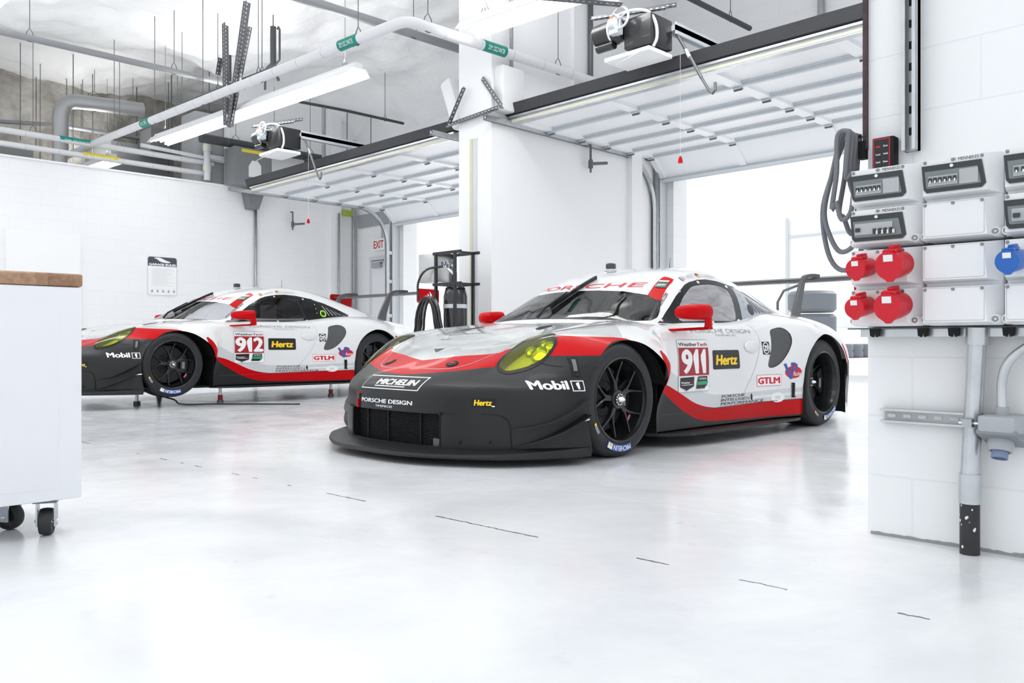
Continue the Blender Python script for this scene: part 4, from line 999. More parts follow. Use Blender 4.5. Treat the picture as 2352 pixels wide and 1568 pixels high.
# ================================================================== the garage
def wall_mat(name, axis, col=(.83, .84, .85), c2=(.78, .79, .80)):
    m = bpy.data.materials.new(name); m.use_nodes = True; nt = m.node_tree; b = nt.nodes['Principled BSDF']
    tc = nt.nodes.new('ShaderNodeTexCoord'); sp = nt.nodes.new('ShaderNodeSeparateXYZ'); cb = nt.nodes.new('ShaderNodeCombineXYZ')
    nt.links.new(tc.outputs['Object'], sp.inputs[0]); nt.links.new(sp.outputs[axis], cb.inputs[0]); nt.links.new(sp.outputs[2], cb.inputs[1])
    br = nt.nodes.new('ShaderNodeTexBrick'); br.inputs['Scale'].default_value = 1; br.inputs['Brick Width'].default_value = .406; br.inputs['Row Height'].default_value = .2
    br.inputs['Mortar Size'].default_value = .004; br.inputs['Mortar Smooth'].default_value = .5; br.inputs['Color1'].default_value = (*col, 1); br.inputs['Color2'].default_value = (col[0]*.99, col[1]*.99, col[2]*.99, 1); br.inputs['Mortar'].default_value = (*c2, 1)
    nt.links.new(cb.outputs[0], br.inputs['Vector']); nt.links.new(br.outputs['Color'], b.inputs['Base Color'])
    no = nt.nodes.new('ShaderNodeTexNoise'); no.inputs['Scale'].default_value = 60; nt.links.new(tc.outputs['Object'], no.inputs['Vector'])
    ad = nt.nodes.new('ShaderNodeMath'); ad.operation = 'MULTIPLY_ADD'; ad.inputs[1].default_value = -3.0; nt.links.new(br.outputs['Fac'], ad.inputs[0]); nt.links.new(no.outputs['Fac'], ad.inputs[2])
    bp = nt.nodes.new('ShaderNodeBump'); bp.inputs['Strength'].default_value = .25; bp.inputs['Distance'].default_value = .002
    nt.links.new(ad.outputs[0], bp.inputs['Height']); nt.links.new(bp.outputs[0], b.inputs['Normal']); b.inputs['Roughness'].default_value = .55
    MATS[name] = m; return m
WX, WY = wall_mat('block_wall_x', 0), wall_mat('block_wall_y', 1)
PLW = mat('white_plaster', (.84, .845, .855), .6)
def floor_mat():
    m = bpy.data.materials.new('epoxy_floor'); m.use_nodes = True; nt = m.node_tree; b = nt.nodes['Principled BSDF']; L = nt.links
    def N(t, **k):
        n = nt.nodes.new(t)
        for a, v in k.items():
            if a == 'op': n.operation = v
            elif isinstance(v, (int, float)) and a.startswith('i'): n.inputs[int(a[1:])].default_value = v
        return n
    g = nt.nodes.new('ShaderNodeNewGeometry'); sp = N('ShaderNodeSeparateXYZ'); L.new(g.outputs['Position'], sp.inputs[0])
    n1 = N('ShaderNodeTexNoise'); n1.inputs['Scale'].default_value = .9; n1.inputs['Detail'].default_value = 6; n1.inputs['Roughness'].default_value = .6; n1.inputs['Distortion'].default_value = .8; L.new(g.outputs['Position'], n1.inputs['Vector'])
    r1 = N('ShaderNodeValToRGB'); r1.color_ramp.elements[0].position = .36; r1.color_ramp.elements[1].position = .64
    r1.color_ramp.elements[0].color = (.69, .71, .735, 1); r1.color_ramp.elements[1].color = (.83, .84, .85, 1); L.new(n1.outputs['Fac'], r1.inputs['Fac'])
    # worn control joint, broken into dashes, and a fine line
    def line(yA, slope, wd, gate, thr):
        a = N('ShaderNodeMath', op='MULTIPLY_ADD', i1=-slope, i2=-yA); L.new(sp.outputs[0], a.inputs[0])
        s = N('ShaderNodeMath', op='ADD'); L.new(sp.outputs[1], s.inputs[0]); L.new(a.outputs[0], s.inputs[1])
        nz = N('ShaderNodeTexNoise'); nz.inputs['Scale'].default_value = 26; L.new(g.outputs['Position'], nz.inputs['Vector'])
        w1 = N('ShaderNodeMath', op='MULTIPLY_ADD', i1=.02, i2=-.01); L.new(nz.outputs['Fac'], w1.inputs[0])
        s2 = N('ShaderNodeMath', op='ADD'); L.new(s.outputs[0], s2.inputs[0]); L.new(w1.outputs[0], s2.inputs[1])
        ab = N('ShaderNodeMath', op='ABSOLUTE'); L.new(s2.outputs[0], ab.inputs[0]); lt = N('ShaderNodeMath', op='LESS_THAN', i1=wd); L.new(ab.outputs[0], lt.inputs[0])
        if not gate: return lt
        sn = N('ShaderNodeTexNoise'); sn.noise_dimensions = '1D'; sn.inputs['Scale'].default_value = gate; sn.inputs['Detail'].default_value = 3; L.new(sp.outputs[0], sn.inputs['W'])
        gt = N('ShaderNodeMath', op='GREATER_THAN', i1=thr); L.new(sn.outputs['Fac'], gt.inputs[0])
        mu = N('ShaderNodeMath', op='MULTIPLY'); L.new(lt.outputs[0], mu.inputs[0]); L.new(gt.outputs[0], mu.inputs[1]); return mu
    j = line(2.105, .045, .0045, 1.6, .52); fl = line(2.82, .03, .0022, 0, 0)
    mx = N('ShaderNodeMixRGB'); mx.inputs[2].default_value = (.10, .105, .11, 1); L.new(j.outputs[0], mx.inputs[0]); L.new(r1.outputs[0], mx.inputs[1])
    mx2 = N('ShaderNodeMixRGB'); mx2.inputs[2].default_value = (.92, .92, .93, 1); L.new(fl.outputs[0], mx2.inputs[0]); L.new(mx.outputs[0], mx2.inputs[1])
    # scuffs
    n2 = N('ShaderNodeTexNoise'); n2.inputs['Scale'].default_value = 3.2; n2.inputs['Detail'].default_value = 9; n2.inputs['Roughness'].default_value = .75; L.new(g.outputs['Position'], n2.inputs['Vector'])
    r2 = N('ShaderNodeValToRGB'); r2.color_ramp.elements[0].position = .30; r2.color_ramp.elements[1].position = .40
    r2.color_ramp.elements[0].color = (.86, .87, .88, 1); r2.color_ramp.elements[1].color = (1, 1, 1, 1); L.new(n2.outputs['Fac'], r2.inputs['Fac'])
    mm = N('ShaderNodeMixRGB'); mm.blend_type = 'MULTIPLY'; mm.inputs[0].default_value = 1; L.new(mx2.outputs[0], mm.inputs[1]); L.new(r2.outputs[0], mm.inputs[2])
    L.new(mm.outputs[0], b.inputs['Base Color'])
    rr = N('ShaderNodeMapRange'); rr.inputs[1].default_value = .3; rr.inputs[2].default_value = .7; rr.inputs[3].default_value = .10; rr.inputs[4].default_value = .24; L.new(n2.outputs['Fac'], rr.inputs[0]); L.new(rr.outputs[0], b.inputs['Roughness'])
    n3 = N('ShaderNodeTexNoise'); n3.inputs['Scale'].default_value = 5; n3.inputs['Detail'].default_value = 3; L.new(g.outputs['Position'], n3.inputs['Vector'])
    bp = N('ShaderNodeBump'); bp.inputs['Strength'].default_value = .18; bp.inputs['Distance'].default_value = .01; L.new(n3.outputs['Fac'], bp.inputs['Height']); L.new(bp.outputs[0], b.inputs['Normal'])
    b.inputs['Specular IOR Level'].default_value = .5
    return m
def st(o): o['kind'] = 'structure'; return o
ZC = 5.25
st(MB().box(-20, 5, -5, 9.3, -.12, 0, floor_mat()).build('floor'))
APRON = mat('concrete_apron', (.80, .80, .79), .8, noise=(1.5, .25, (.74, .74, .74)))
tag(st(MB().box(-30, 20, 9.3, 60, -.14, -.01, APRON).build('floor_outside')))
# left wall: low part, then full height
st(MB().box(-13.4, -13.2, -5, 6.49, 0, 3.22, WY).build('wall_left'))
st(MB().box(-13.4, -13.2, 6.49, 9.3, 0, ZC, WY).build('wall_left_back'))
st(MB().box(-13.44, -13.17, -5, 6.49, 3.22, 3.245, PLW).build('trim_1'))
# back wall with two openings
bw = MB()
for x0, x1, z0, z1 in ((-20, -11.75, 0, ZC), (-7.1, -6.12, 0, ZC), (-1.62, 5, 0, ZC), (-11.75, -7.1, 2.86, ZC), (-6.12, -1.62, 2.86, ZC)): bw.box(x0, x1, 9.0, 9.3, z0, z1, WX)
st(bw.build('wall_back', fix=False))
# divider between the two bays
st(MB().box(-6.79, -6.28, 5.95, 9.0, 0, ZC, PLW).build('wall_divider'))
st(MB().box(-6.28, -6.21, 8.25, 8.46, 0, 3.9, PLW).build('trim_2'))
st(MB().box(-6.28, -6.235, 7.2, 9.0, 3.05, ZC, PLW).build('trim_3'))
st(MB().box(-13.2, -13.11, 8.40, 8.62, 0, ZC, PLW).build('trim_4'))
# right-hand block with the sockets on its end
st(MB().box(-1.16, 5, 2.86, 9.0, 0, ZC, WX).build('wall_right'))
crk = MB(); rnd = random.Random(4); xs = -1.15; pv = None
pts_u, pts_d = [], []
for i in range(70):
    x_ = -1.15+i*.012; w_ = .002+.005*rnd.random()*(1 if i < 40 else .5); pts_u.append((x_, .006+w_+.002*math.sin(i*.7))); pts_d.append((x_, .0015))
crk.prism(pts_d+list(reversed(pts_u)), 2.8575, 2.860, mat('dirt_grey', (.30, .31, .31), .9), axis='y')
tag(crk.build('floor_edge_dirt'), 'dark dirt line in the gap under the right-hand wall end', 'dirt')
# far service space behind the low wall
ROCK = mat('sprayed_rock', (.62, .60, .56), .95, bump=(6, 1, .08), noise=(2.2, .2, (.26, .24, .21)))
st(MB().box(-16.7, -16.5, -5, 9.3, 0, 5.9, ROCK).build('wall_far_left'))
# ceiling: lumpy sprayed insulation
INS = mat('sprayed_insulation', (.93, .932, .935), .95, bump=(9, .55, .03), noise=(1.6, .28, (.86, .865, .87)))
def ceiling():
    nx, ny = 170, 96; x0, x1, y0, y1 = -16.6, 4.8, 1.2, 9.0; vs = []; from mathutils import noise as NZ
    for i in range(nx+1):
        for j in range(ny+1):
            x = x0+(x1-x0)*i/nx; y = y0+(y1-y0)*j/ny
            h = .22*NZ.noise(Vector((x*.7, y*.7, 1)))+.10*NZ.noise(Vector((x*2.2, y*2.2, 3)))+.05*NZ.noise(Vector((x*6, y*6, 5)))
            e_ = max(0, (y-7.4)/1.6); sag = (.0 if x > -6.3 else (.10 if x > -8.5 else (.28 if x > -10.5 else .58)))
            t = min(1, max(0, (-x-6.3)/4)); sag = .05+.55*t*t
            z = 5.12+h-sag*e_*e_*(1.1+.8*NZ.noise(Vector((x*1.3, 7, 2))))
            if x < -13.2: z = z+(5.33+h*.9-z)*min(1, (-13.2-x)/.8)
            vs.append((x, y, z))
    fs = [(i*(ny+1)+j, i*(ny+1)+j+1, (i+1)*(ny+1)+j+1, (i+1)*(ny+1)+j) for i in range(nx) for j in range(ny)]
    b = len(vs); vs += [(x0, y0, 5.9), (x1, y0, 5.9), (x1, y1, 5.9), (x0, y1, 5.9)]
    m_ = MB(); m_.add(vs, fs, INS, True); m_.add(vs[b:], [(0, 1, 2, 3)], PLW); return m_.build('ceiling', fix=False)
st(ceiling())
st(MB().box(-6.79, 4.8, 6.6, 7.15, 4.75, 5.4, PLW).build('trim_5'))

# ---------------- exit door in the left corner
dr = MB().box(-12.62, -12.0, 8.955, 8.999, 0, 2.12, mat('door_white', (.80, .81, .83), .45)).build('door_1')
dr['kind'] = 'structure'
MB().box(-12.72, -12.622, 8.965, 8.998, 0, 2.122, mat('frame_grey', (.66, .67, .69), .5)).box(-12.72, -11.97, 8.962, 8.997, 2.123, 2.2, MATS['frame_grey']).build('door_frame', dr)
MB().box(-12.55, -12.30, 8.88, 8.955, 1.98, 2.08, GREYP).tube([(-12.30, 8.92, 2.05), (-12.05, 8.80, 2.09), (-12.50, 8.85, 2.10)], .010, STEELD, n=6).build('door_closer', dr)
MB().box(-12.60, -12.02, 8.945, 8.956, .05, .25, STEELD).build('kick_plate', dr)
ex = MB().bbox(-12.52, -12.17, 8.90, 8.998, 2.29, 2.50, mat('sign_white', (.85, .85, .85), .5), .008).build('exit_sign')
tag(ex, 'white exit sign with red letters above the door in the left corner', 'sign')
EXR = mat('exit_red', (.55, .02, .015), .5)
layer_mesh('sign_lettering', [(word('EXIT', -12.49, 2.325, -12.20, 2.465, .02), EXR)], lambda a, b, l: Vector((a, 8.898-l, b)), ex)
tag(MB().tube([(-12.345, 8.97, 2.50), (-12.345, 8.97, 2.85), (-12.36, 8.97, 3.1)], .012, STEEL, n=8).build('conduit'), 'thin conduit running up from the exit sign', 'conduit', 'wall conduits')
tag(MB().box(-13.10, -11.96, 8.97, 8.998, 2.76, 3.0, mat('mid_grey', (.32, .33, .35), .5)).build('header_panel'), 'mid grey horizontal panel on the back wall above the exit sign', 'panel')

# ---------------- overhead doors
PANELW = mat('door_panel_white', (.86, .87, .89), .35)
FIL = mat('galvanised_light', (.60, .63, .66), .4, metal=.15)
GAL = mat('galvanised_bright', (.62, .64, .66), .3, metal=.8, noise=(14, .3, (.48, .50, .52)))
SEALM = mat('rubber_seal', (.045, .046, .05), .8, bump=(40, .5, .01))
def overhead_door(x0, x1, label, ww):
    r = empty('overhead_door', (x0, 6.25, 0), label=label, cat='garage door', group=None)
    W_ = x1-x0; ys = [0, .52, 1.04, 1.50, 1.95, 2.37]     # section lines
    def P(mb, name): return mb.build(name, r)
    zt = 2.99
    for i in range(5):
        a, b = ys[i], ys[i+1]
        s = MB(); s.box(0, W_, a+.004, b-.004, zt-.012, zt+.035, PANELW)
        o = P(s, 'door_section')
        rb = MB()
        rb.box(0, W_, b-.035, b+.0, zt-.055, zt-.012, FIL); rb.box(0, W_, b-.055, b-.035, zt-.030, zt-.012, FIL)
        rb.build('stiffener', o)
    # tilted last section
    s = MB(); M_ = Matrix.Translation((0, ys[5], zt+.01))@Matrix.Rotation(math.radians(-42), 4, 'X')
    s.box(0, W_, .004, .42, -.022, .025, PANELW, M=M_); o = P(s, 'door_section')
    rb = MB(); rb.box(0, W_, .375, .425, -.06, -.02, FIL, M=M_); rb.box(0, W_, .42, .435, -.05, .03, SEALM, M=M_); rb.build('stiffener', o)
    for k in range(5):
        xx = .03+(W_-.06)*k/4
        sm_ = MB(); sm_.box(xx-.06, xx+.06, 0, ys[5], zt-.045, zt-.010, PANELW); sm_.box(xx-.04, xx+.04, 0, .37, -.045, -.02, PANELW, M=M_); P(sm_, 'door_stile')
        h = MB()
        for y_ in ys[1:]:
            h.box(xx-.035, xx+.035, y_-.035, y_+.035, zt-.066, zt-.052, FIL); h.tube([(xx-.04, y_, zt-.07), (xx+.04, y_, zt-.07)], .011, STEELD, n=6)
        P(h, 'door_hinge')
    # top seal and header angle at the front edge
    P(MB().prism([(-.13, zt+.135), (-.03, zt+.125), (-.03, zt+.02), (-.10, zt+.035)], -.08, W_+.08, SEALM, axis='x'), 'rubber_seal')
    P(MB().box(-.02, W_+.02, -.06, .02, zt-.055, zt+.03, GAL).box(-.02, W_+.02, -.085, -.06, zt-.0, zt+.02, GAL).box(-.02, W_+.02, -.063, -.0595, zt-.045, zt-.012, mat('aged_tape', (.60, .60, .50), .6)), 'top_rail')
    # tracks with curved ends
    for xx in (-.03, W_+.03):
        pts = [(xx, -.42, zt-.05), (xx, 1.9, zt-.06)]+[(xx, 1.9+.60*math.sin(a), zt-.06-.60*(1-math.cos(a))) for a in [PI/2*q/10 for q in range(1, 11)]]+[(xx, 2.50, .05)]
        tr = MB()
        for dx in (-.022, .022):
            pp = [(p[0]+dx, p[1], p[2]) for p in pts]
            vs = []
            for i, p in enumerate(pp):
                a = Vector(pp[max(i-1, 0)]); b = Vector(pp[min(i+1, len(pp)-1)]); t = (b-a).normalized(); n_ = Vector((0, -t.z, t.y))
                for (w_, h_) in ((-.003, -.026), (.003, -.026), (.003, .026), (-.003, .026)): vs.append(Vector(p)+Vector((w_, 0, 0))+n_*h_)
            tr.add(vs, [(4*i+j, 4*i+(j+1) % 4, 4*i+4+(j+1) % 4, 4*i+4+j) for i in range(len(pp)-1) for j in range(4)], GAL)
        tr.tube(pts, .012, GAL, n=6)
        for zz in (.5, 1.1, 1.7, 2.2): tr.box(xx-.019, xx+.019, 2.53, 2.733, zz-.03, zz+.03, GAL)
        P(tr, 'door_track')
        rl_ = MB()
        for y_ in ys[1:]: rl_.lathe([(0, -.012), (.022, -.012), (.022, .012), (0, .012)], STEELD, o=(xx, y_, zt-.05), axis='x', n=12)
        P(rl_, 'track_rollers')
    # jamb channel
    for xx in (-.05, W_+.05): P(MB().box(xx-.05, xx-.03, 2.60, 2.745, 0, 2.80, FIL).box(xx+.03, xx+.05, 2.60, 2.745, 0, 2.80, FIL).box(xx-.03, xx+.03, 2.735, 2.745, 0, 2.80, FIL), 'jamb_channel')
    return r
overhead_door(-6.22, -1.60, 'open white sectional garage door above the nearer car, right bay', 0)
overhead_door(-11.86, -7.15, 'open white sectional garage door above the farther car, left bay', 0)

# ---------------- door operators hanging on slotted angles
def slotted(mb, a, b, wd=.04, m=None):
    a, b = Vector(a), Vector(b); t = (b-a).normalized(); up = Vector((0, 0, 1)) if abs(t.z) < .9 else Vector((1, 0, 0))
    u = (up-t*up.dot(t)).normalized(); w_ = t.cross(u); m = m or STEELD
    L = (b-a).length; n = max(2, int(L/.05))
    for (p, q) in ((u, w_), (w_, u)):
        vs = [a, a+p*wd, b+p*wd, b, a+q*.003, a+p*wd+q*.003, b+p*wd+q*.003, b+q*.003]
        mb.add(vs, [(0, 1, 2, 3), (7, 6, 5, 4), (0, 4, 5, 1), (3, 2, 6, 7), (1, 5, 6, 2), (0, 3, 7, 4)], m)
        for k in range(n):
            c_ = a+t*(L*(k+.5)/n)+p*wd*.55
            for sgn in (-.0008, .0038):
                vs = [c_+t*.010+q*sgn+p*.006, c_-t*.010+q*sgn+p*.006, c_-t*.010+q*sgn-p*.006, c_+t*.010+q*sgn-p*.006]; mb.add(vs, [(0, 1, 2, 3)], HOLE)
HOLE = mat('slot_light', (.75, .75, .76), .6)
def operator(x, y, label):
    r = empty('door_operator', (x, y, 3.3), label=label, cat='door motor')
    MT = mat('motor_black', (.02, .021, .023), .3, coat=.4)
    MB().lathe([(0, -.16), (.085, -.16), (.10, -.14), (.10, .10), (.085, .13), (0, .13)], MT, o=(-.17, .0, .02), axis='x', n=32).lathe([(.102, .03), (.108, .03), (.108, .05), (.102, .05)], CHROME, o=(-.17, 0, .02), axis='x', n=32).tube([(-.30, -.02, -.095), (-.12, -.02, -.095)], .038, MT, n=16).build('motor', r)
    g = MB(); g.bbox(-.02, .26, -.02, .30, -.17, .09, MT, .015); g.build('gear_housing', r)
    MB().bbox(-.22, .26, -.04, .30, -.235, -.195, mat('operator_cover', (.82, .83, .84), .4), .012).build('operator_cover', r)
    wh = MB()
    for (cx, cz, R_w) in ((.02, .07, .085),):
        wh.tube([(cx+R_w*math.cos(q*PI/14), -.12, cz+R_w*math.sin(q*PI/14)) for q in range(28)], .010, FIL, n=8, closed=True)
        for q in range(3): wh.tube([(cx, -.12, cz), (cx+R_w*math.cos(q*2.1+.4), -.12, cz+R_w*math.sin(q*2.1+.4))], .008, FIL, n=6)
        wh.tube([(cx, -.15, cz), (cx, .02, cz)], .012, FIL, n=8)
    wh.build('chain_wheel', r)
    MB().lathe([(0, -.05), (.055, -.05), (.065, -.03), (.065, .02), (.03, .05), (0, .05)], FIL, o=(-.05, -.09, .04), axis='x', n=24).bbox(-.10, .0, -.13, -.05, -.05, .02, FIL, .01).build('gearbox', r)
    MB().box(-.075, -.035, -.145, -.14, .055, .10, mat('copper_orange', (.55, .18, .08), .4)).build('relay', r)
    MB().tube(smooth_poly([(-.05, -.07, .12), (.10, -.05, .13), (.22, .0, .10), (.275, .03, .0), (.28, .04, -.12), (.25, .03, -.19)], 4, False), .014, mat('flex_conduit', (.66, .67, .68), .4, metal=.4), n=10).build('flexible_conduit', r)
    # support frame: slotted angles going up and back
    f = MB()
    slotted(f, (-.35, -.05, .16), (.26, .20, .16)); slotted(f, (-.20, .12, .20), (.30, .30, .20))
    f.build('mounting_frame', r)
    MB().tube([(.20, -.0, -.20), (.05, -.22, -.36)], .004, FIL, n=6).build('release_lever', r)
    # rail and arm to the door
    MB().box(.235, .305, .28, 3.0, .0, .045, FIL).box(.235, .245, .28, 3.0, -.03, .07, FIL).box(.295, .305, .28, 3.0, -.03, .07, FIL).build('rail', r)
    arm = MB(); arm.tube([(.285, .30, .0), (.30, .34, -.06), (.42, .35, -.27), (.51, .355, -.44)], .014, STEELD, n=8); arm.tube([(.51, .355, -.44), (.58, .36, -.56), (.615, .36, -.59), (.64, .36, -.57), (.63, .37, -.50)], .012, STEELD, n=8)
    arm.tube([(.36, .345, -.17), (.40, .345, -.24)], .017, CHROME, n=8); arm.build('door_arm', r)
    MB().tube([(.27, .40, -.05), (.27, .40, -1.05)], .0022, mat('cord_pink', (.72, .60, .60), .7), n=5).lathe([(0, -1.11), (.022, -1.11), (.016, -1.07), (.006, -1.05), (0, -1.05)], RED, o=(.27, .40, 0), n=10).build('pull_cord', r, label='pull cord with small red handle')
    return r
operator(-4.36, 5.72, 'black door motor with hand wheel and white cover, above the nearer car')
operator(-9.86, 5.40, 'black door motor with hand wheel and white cover, above the farther car')
def vbracket(pts, label):
    m_ = MB()
    for a, b, w_ in pts: slotted(m_, a, b, w_)
    return tag(m_.build('slotted_bracket'), label, 'bracket')
vbracket([((-10.20, 4.93, 3.42), (-10.28, 4.95, 4.74), .09), ((-10.12, 4.93, 3.40), (-9.72, 4.96, 4.88), .10), ((-10.10, 4.95, 3.42), (-9.64, 4.98, 4.55), .06), ((-10.28, 4.95, 4.30), (-10.36, 4.95, 4.10), .05)], 'tall dark slotted steel bracket in a V beside the farther door motor')
vbracket([((-4.75, 5.02, 3.47), (-4.36, 5.62, 3.47), .10)], 'dark slotted steel angle above the nearer door motor')
vbracket([((-6.95, 5.93, 2.98), (-6.16, 5.93, 3.02), .045), ((-6.86, 5.90, 3.0), (-6.60, 5.88, 3.32), .05)], 'dark slotted angle across the column with a brace on its left')
vbracket([((-6.10, 5.90, 3.02), (-6.42, 5.93, 3.38), .05)], 'dark slotted brace leaning right on the column side')
# ---------------- lights, pipes and hangers
TUBE = mat('tube_glow', (.9, .9, .9), .5, emit=(1, .99, .97), es=9)
LW = mat('fixture_white', (.85, .86, .87), .35)
def fixture(x0, x1, y0, y1, z, label, up=1):
    dx, dy = x1-x0, y1-y0; L = math.hypot(dx, dy); r = empty('fluorescent_light', (x0, y0, z), math.atan2(dy, dx), label, 'ceiling light', 'strip lights')
    MB().prism([(-.16, -.03), (-.10, .05), (.10, .05), (.16, -.03), (.155, -.035), (.095, .035), (-.095, .035), (-.155, -.035)], 0, L, LW, axis='x').box(0, L, -.05, .05, .05, .10, LW).build('reflector', r)
    for k, yy in enumerate((-.11, -.04, .04, .11)):
        MB().tube([(.02, yy, -.010+(.022 if abs(yy) < .06 else 0)), (L-.02, yy, -.010+(.022 if abs(yy) < .06 else 0))], .016, TUBE, n=10).build('lamp_tube', r)
    for xx in (.25, L-.25):
        MB().tube([(xx, 0, .10), (xx, 0, 5.0-z)], .003, STEELD, n=5).tube([(xx-.06, 0, .10), (xx, 0, .22), (xx+.06, 0, .10)], .003, STEELD, n=5).build('hanging_wire', r)
    l = area_light('added_ceiling_fill', (L/2, 0, .16), (PI, 0, 0), L-.1, .25, 62*up, (1, .995, .98)); l.parent = r  # upward area light added above the reflector to brighten the ceiling
    return r
fixture(-12.55, -7.72, 5.04, 5.30, 3.62, 'long lit strip light hanging over the left bay', .75)
fixture(-5.98, -1.2, 5.33, 5.62, 3.62, 'long lit strip light hanging over the right bay at the top edge')
fixture(-16.3, -14.3, 4.91, 5.03, 3.62, 'lit strip light hanging behind the low white wall', .3)
for (a, b, u_) in (((-12.3, -7.6), 1.9, .55), ((-5.98, -1.2), 1.9, .9)):  # unseen fixtures added near the front for more overhead light
    fixture(a[0], a[1], b, b+.2, 3.9, 'lit strip light added overhead out of view nearer the front, over the %s car' % ('farther' if a[0] < -8 else 'nearer'), u_)
WP = mat('white_pipe_jacket', (.72, .73, .745), .4, bump=(9, .3, .004)); GP = mat('grey_pipe', (.30, .31, .325), .45, metal=.3); DP = mat('dark_pipe', (.055, .058, .062), .45)
TEAL = mat('label_teal', (.005, .25, .20), .5); YEL = mat('label_yellow', (.75, .62, .05), .5)
def hanger(x, y, zp, r, ztop=5.0, m=STEELD, loop=True):
    h = MB().tube([(x, y, zp+r+.07 if loop else zp+r), (x, y, ztop)], .005, m, n=5)
    if loop: h.tube([(x, y-r*1.15, zp), (x, y-r*.7, zp+r+.03), (x, y, zp+r+.075), (x, y+r*.7, zp+r+.03), (x, y+r*1.15, zp), (x, y+r*.6, zp-r*.95), (x, y, zp-r*1.1), (x, y-r*.6, zp-r*.95)], .005, m, n=5, closed=True)
    return h.build('pipe_hanger')
def pipe(name, pts, r, m, label, cat='pipe', bands=True, group=None, n=14):
    mb = MB(); P_ = [Vector(p) for p in pts]; out = [P_[0]]
    for i in range(1, len(P_)-1):
        a = (P_[i-1]-P_[i]).normalized(); b = (P_[i+1]-P_[i]).normalized(); k = r*2.4
        A, Bq = P_[i]+a*k, P_[i]+b*k
        for q in range(6):
            t = q/5; out.append(A*(1-t)**2+P_[i]*2*t*(1-t)+Bq*t*t)
    out.append(P_[-1]); mb.tube(out, r, m, n=n)
    if bands:
        for i in range(len(P_)-1):
            L = (P_[i+1]-P_[i]).length; t = (P_[i+1]-P_[i]).normalized(); k = int(L/.45)
            for q in range(1, k): c_ = P_[i]+t*(q*.45); mb.tube([c_-t*.006, c_+t*.006], r*1.03, FIL if m is WP else STEELD, n=n)
    return tag(mb.build(name), label, cat, group)
p1 = pipe('ceiling_pipe', [(-15.9, 4.36, 3.62), (-12.85, 4.42, 3.62), (-6.17, 4.76, 3.62), (-6.09, 8.95, 3.62)], .052, WP, 'white jacketed pipe with teal labels turning in front of the column', n=20)
def plabel(parent, a, b, r, m, txt):
    a, b = Vector(a), Vector(b); t = (b-a).normalized(); L = (b-a).length
    o = MB().tube([a, b], r*1.04, m, n=20).build('pipe_label', parent, label='teal pipe label' if m is TEAL else 'yellow pipe label')
    F_ = Vector((-.709, .705, 0)); side_ = Vector((t.y, -t.x, 0)).normalized()
    if side_.dot(F_) > 0: side_ = -side_
    rgt = Vector((.705, .709, 0)); rev = t.dot(rgt) < 0
    if rev: t = -t; a = b
    vs, fs = word(txt, .12*L, -r*.45, .86*L, r*.35, .02)
    def pl(u, v, l):
        an = math.asin(max(-1, min(1, v/r)))-.35
        return a+t*u+(side_*math.cos(an)+Vector((0, 0, 1))*math.sin(an))*(r*1.05+.001)
    vs = [p[:2] for p in vs] if False else vs
    layer_mesh('label_lettering', [((vs, fs), TXW)], pl, o, .04)
plabel(p1, (-7.17, 4.704, 3.62), (-6.87, 4.72, 3.62), .052, TEAL, 'DOM. COLD WATER'); plabel(p1, (-6.143, 5.70, 3.62), (-6.135, 6.0, 3.62), .052, TEAL, 'DOM. COLD WATER')
plabel(p1, (-11.66, 4.482, 3.62), (-11.40, 4.494, 3.62), .052, TEAL, 'DOM. COLD WATER')
p2 = pipe('ceiling_pipe', [(-13.4, -1, 3.65), (-13.4, 6.3, 3.61)], .045, WP, 'white pipe with teal label running along the top of the low wall'); plabel(p2, (-13.4, 3.95, 3.63), (-13.4, 4.45, 3.63), .045, TEAL, 'DOM. COLD WATER')
p3 = pipe('ceiling_pipe', [(-13.42, -1, 3.46), (-13.42, 6.2, 3.43)], .042, WP, 'cream pipe with yellow label just above the low wall'); plabel(p3, (-13.42, 4.28, 3.452), (-13.42, 4.78, 3.447), .042, YEL, 'SANITARY')
pipe('ceiling_pipe', [(-13.35, 5.1, 3.72), (-13.35, 6.6, 3.66)], .03, WP, 'thin white pipe over the low wall beside the grey box')
pipe('ceiling_pipe', [(-14.2, 4.2, 3.2), (-14.2, 4.2, 4.42), (-14.2, 5.45, 4.50)], .115, mat('duct_grey', (.42, .43, .44), .4, metal=.5), 'thick grey pipe with an elbow behind the low wall', bands=False, n=24)
pipe('ceiling_pipe', [(-10.92, 1.0, 4.2), (-10.93, 5.6, 4.2)], .04, GP, 'grey pipe crossing the upper left under the insulation', bands=False)
pipe('ceiling_pipe', [(-7.70, 2.0, 4.2), (-7.62, 8.9, 4.2)], .05, GP, 'grey pipe passing behind the white pipe corner', bands=False)
pipe('ceiling_pipe', [(-9.05, 1.0, 4.7), (-9.0, 4.95, 4.7)], .018, GP, 'thin grey pipe high above the left strip light', bands=False)
pipe('ceiling_pipe', [(-4.87, 4.5, 4.2), (-4.82, 8.6, 4.2)], .03, DP, 'dark sprinkler pipe at the top above the right door', bands=False)
pipe('ceiling_pipe', [(-11.0, 6.5, 4.2), (-10.92, 7.2, 4.2), (-10.9, 8.35, 4.2)], .022, DP, 'thin dark sprinkler pipe over the left door', bands=False)
pipe('ceiling_pipe', [(-10.97, 6.9, 3.3), (-10.97, 6.9, 4.2)], .03, GP, 'grey vertical pipe dropping from the dark sprinkler pipe', bands=False)
pipe('ceiling_pipe', [(-9.0, 3.9, 4.55), (-10.6, 3.95, 4.1), (-10.6, 3.95, 3.4)], .0001, DP, 'x', bands=False) if False else None
pipe('ceiling_pipe', [(-16.4, 3.2, 4.35), (-15.6, 4.6, 4.35), (-15.6, 6.4, 4.35)], .035, GP, 'grey pipe on the rough wall behind the low wall', bands=False)
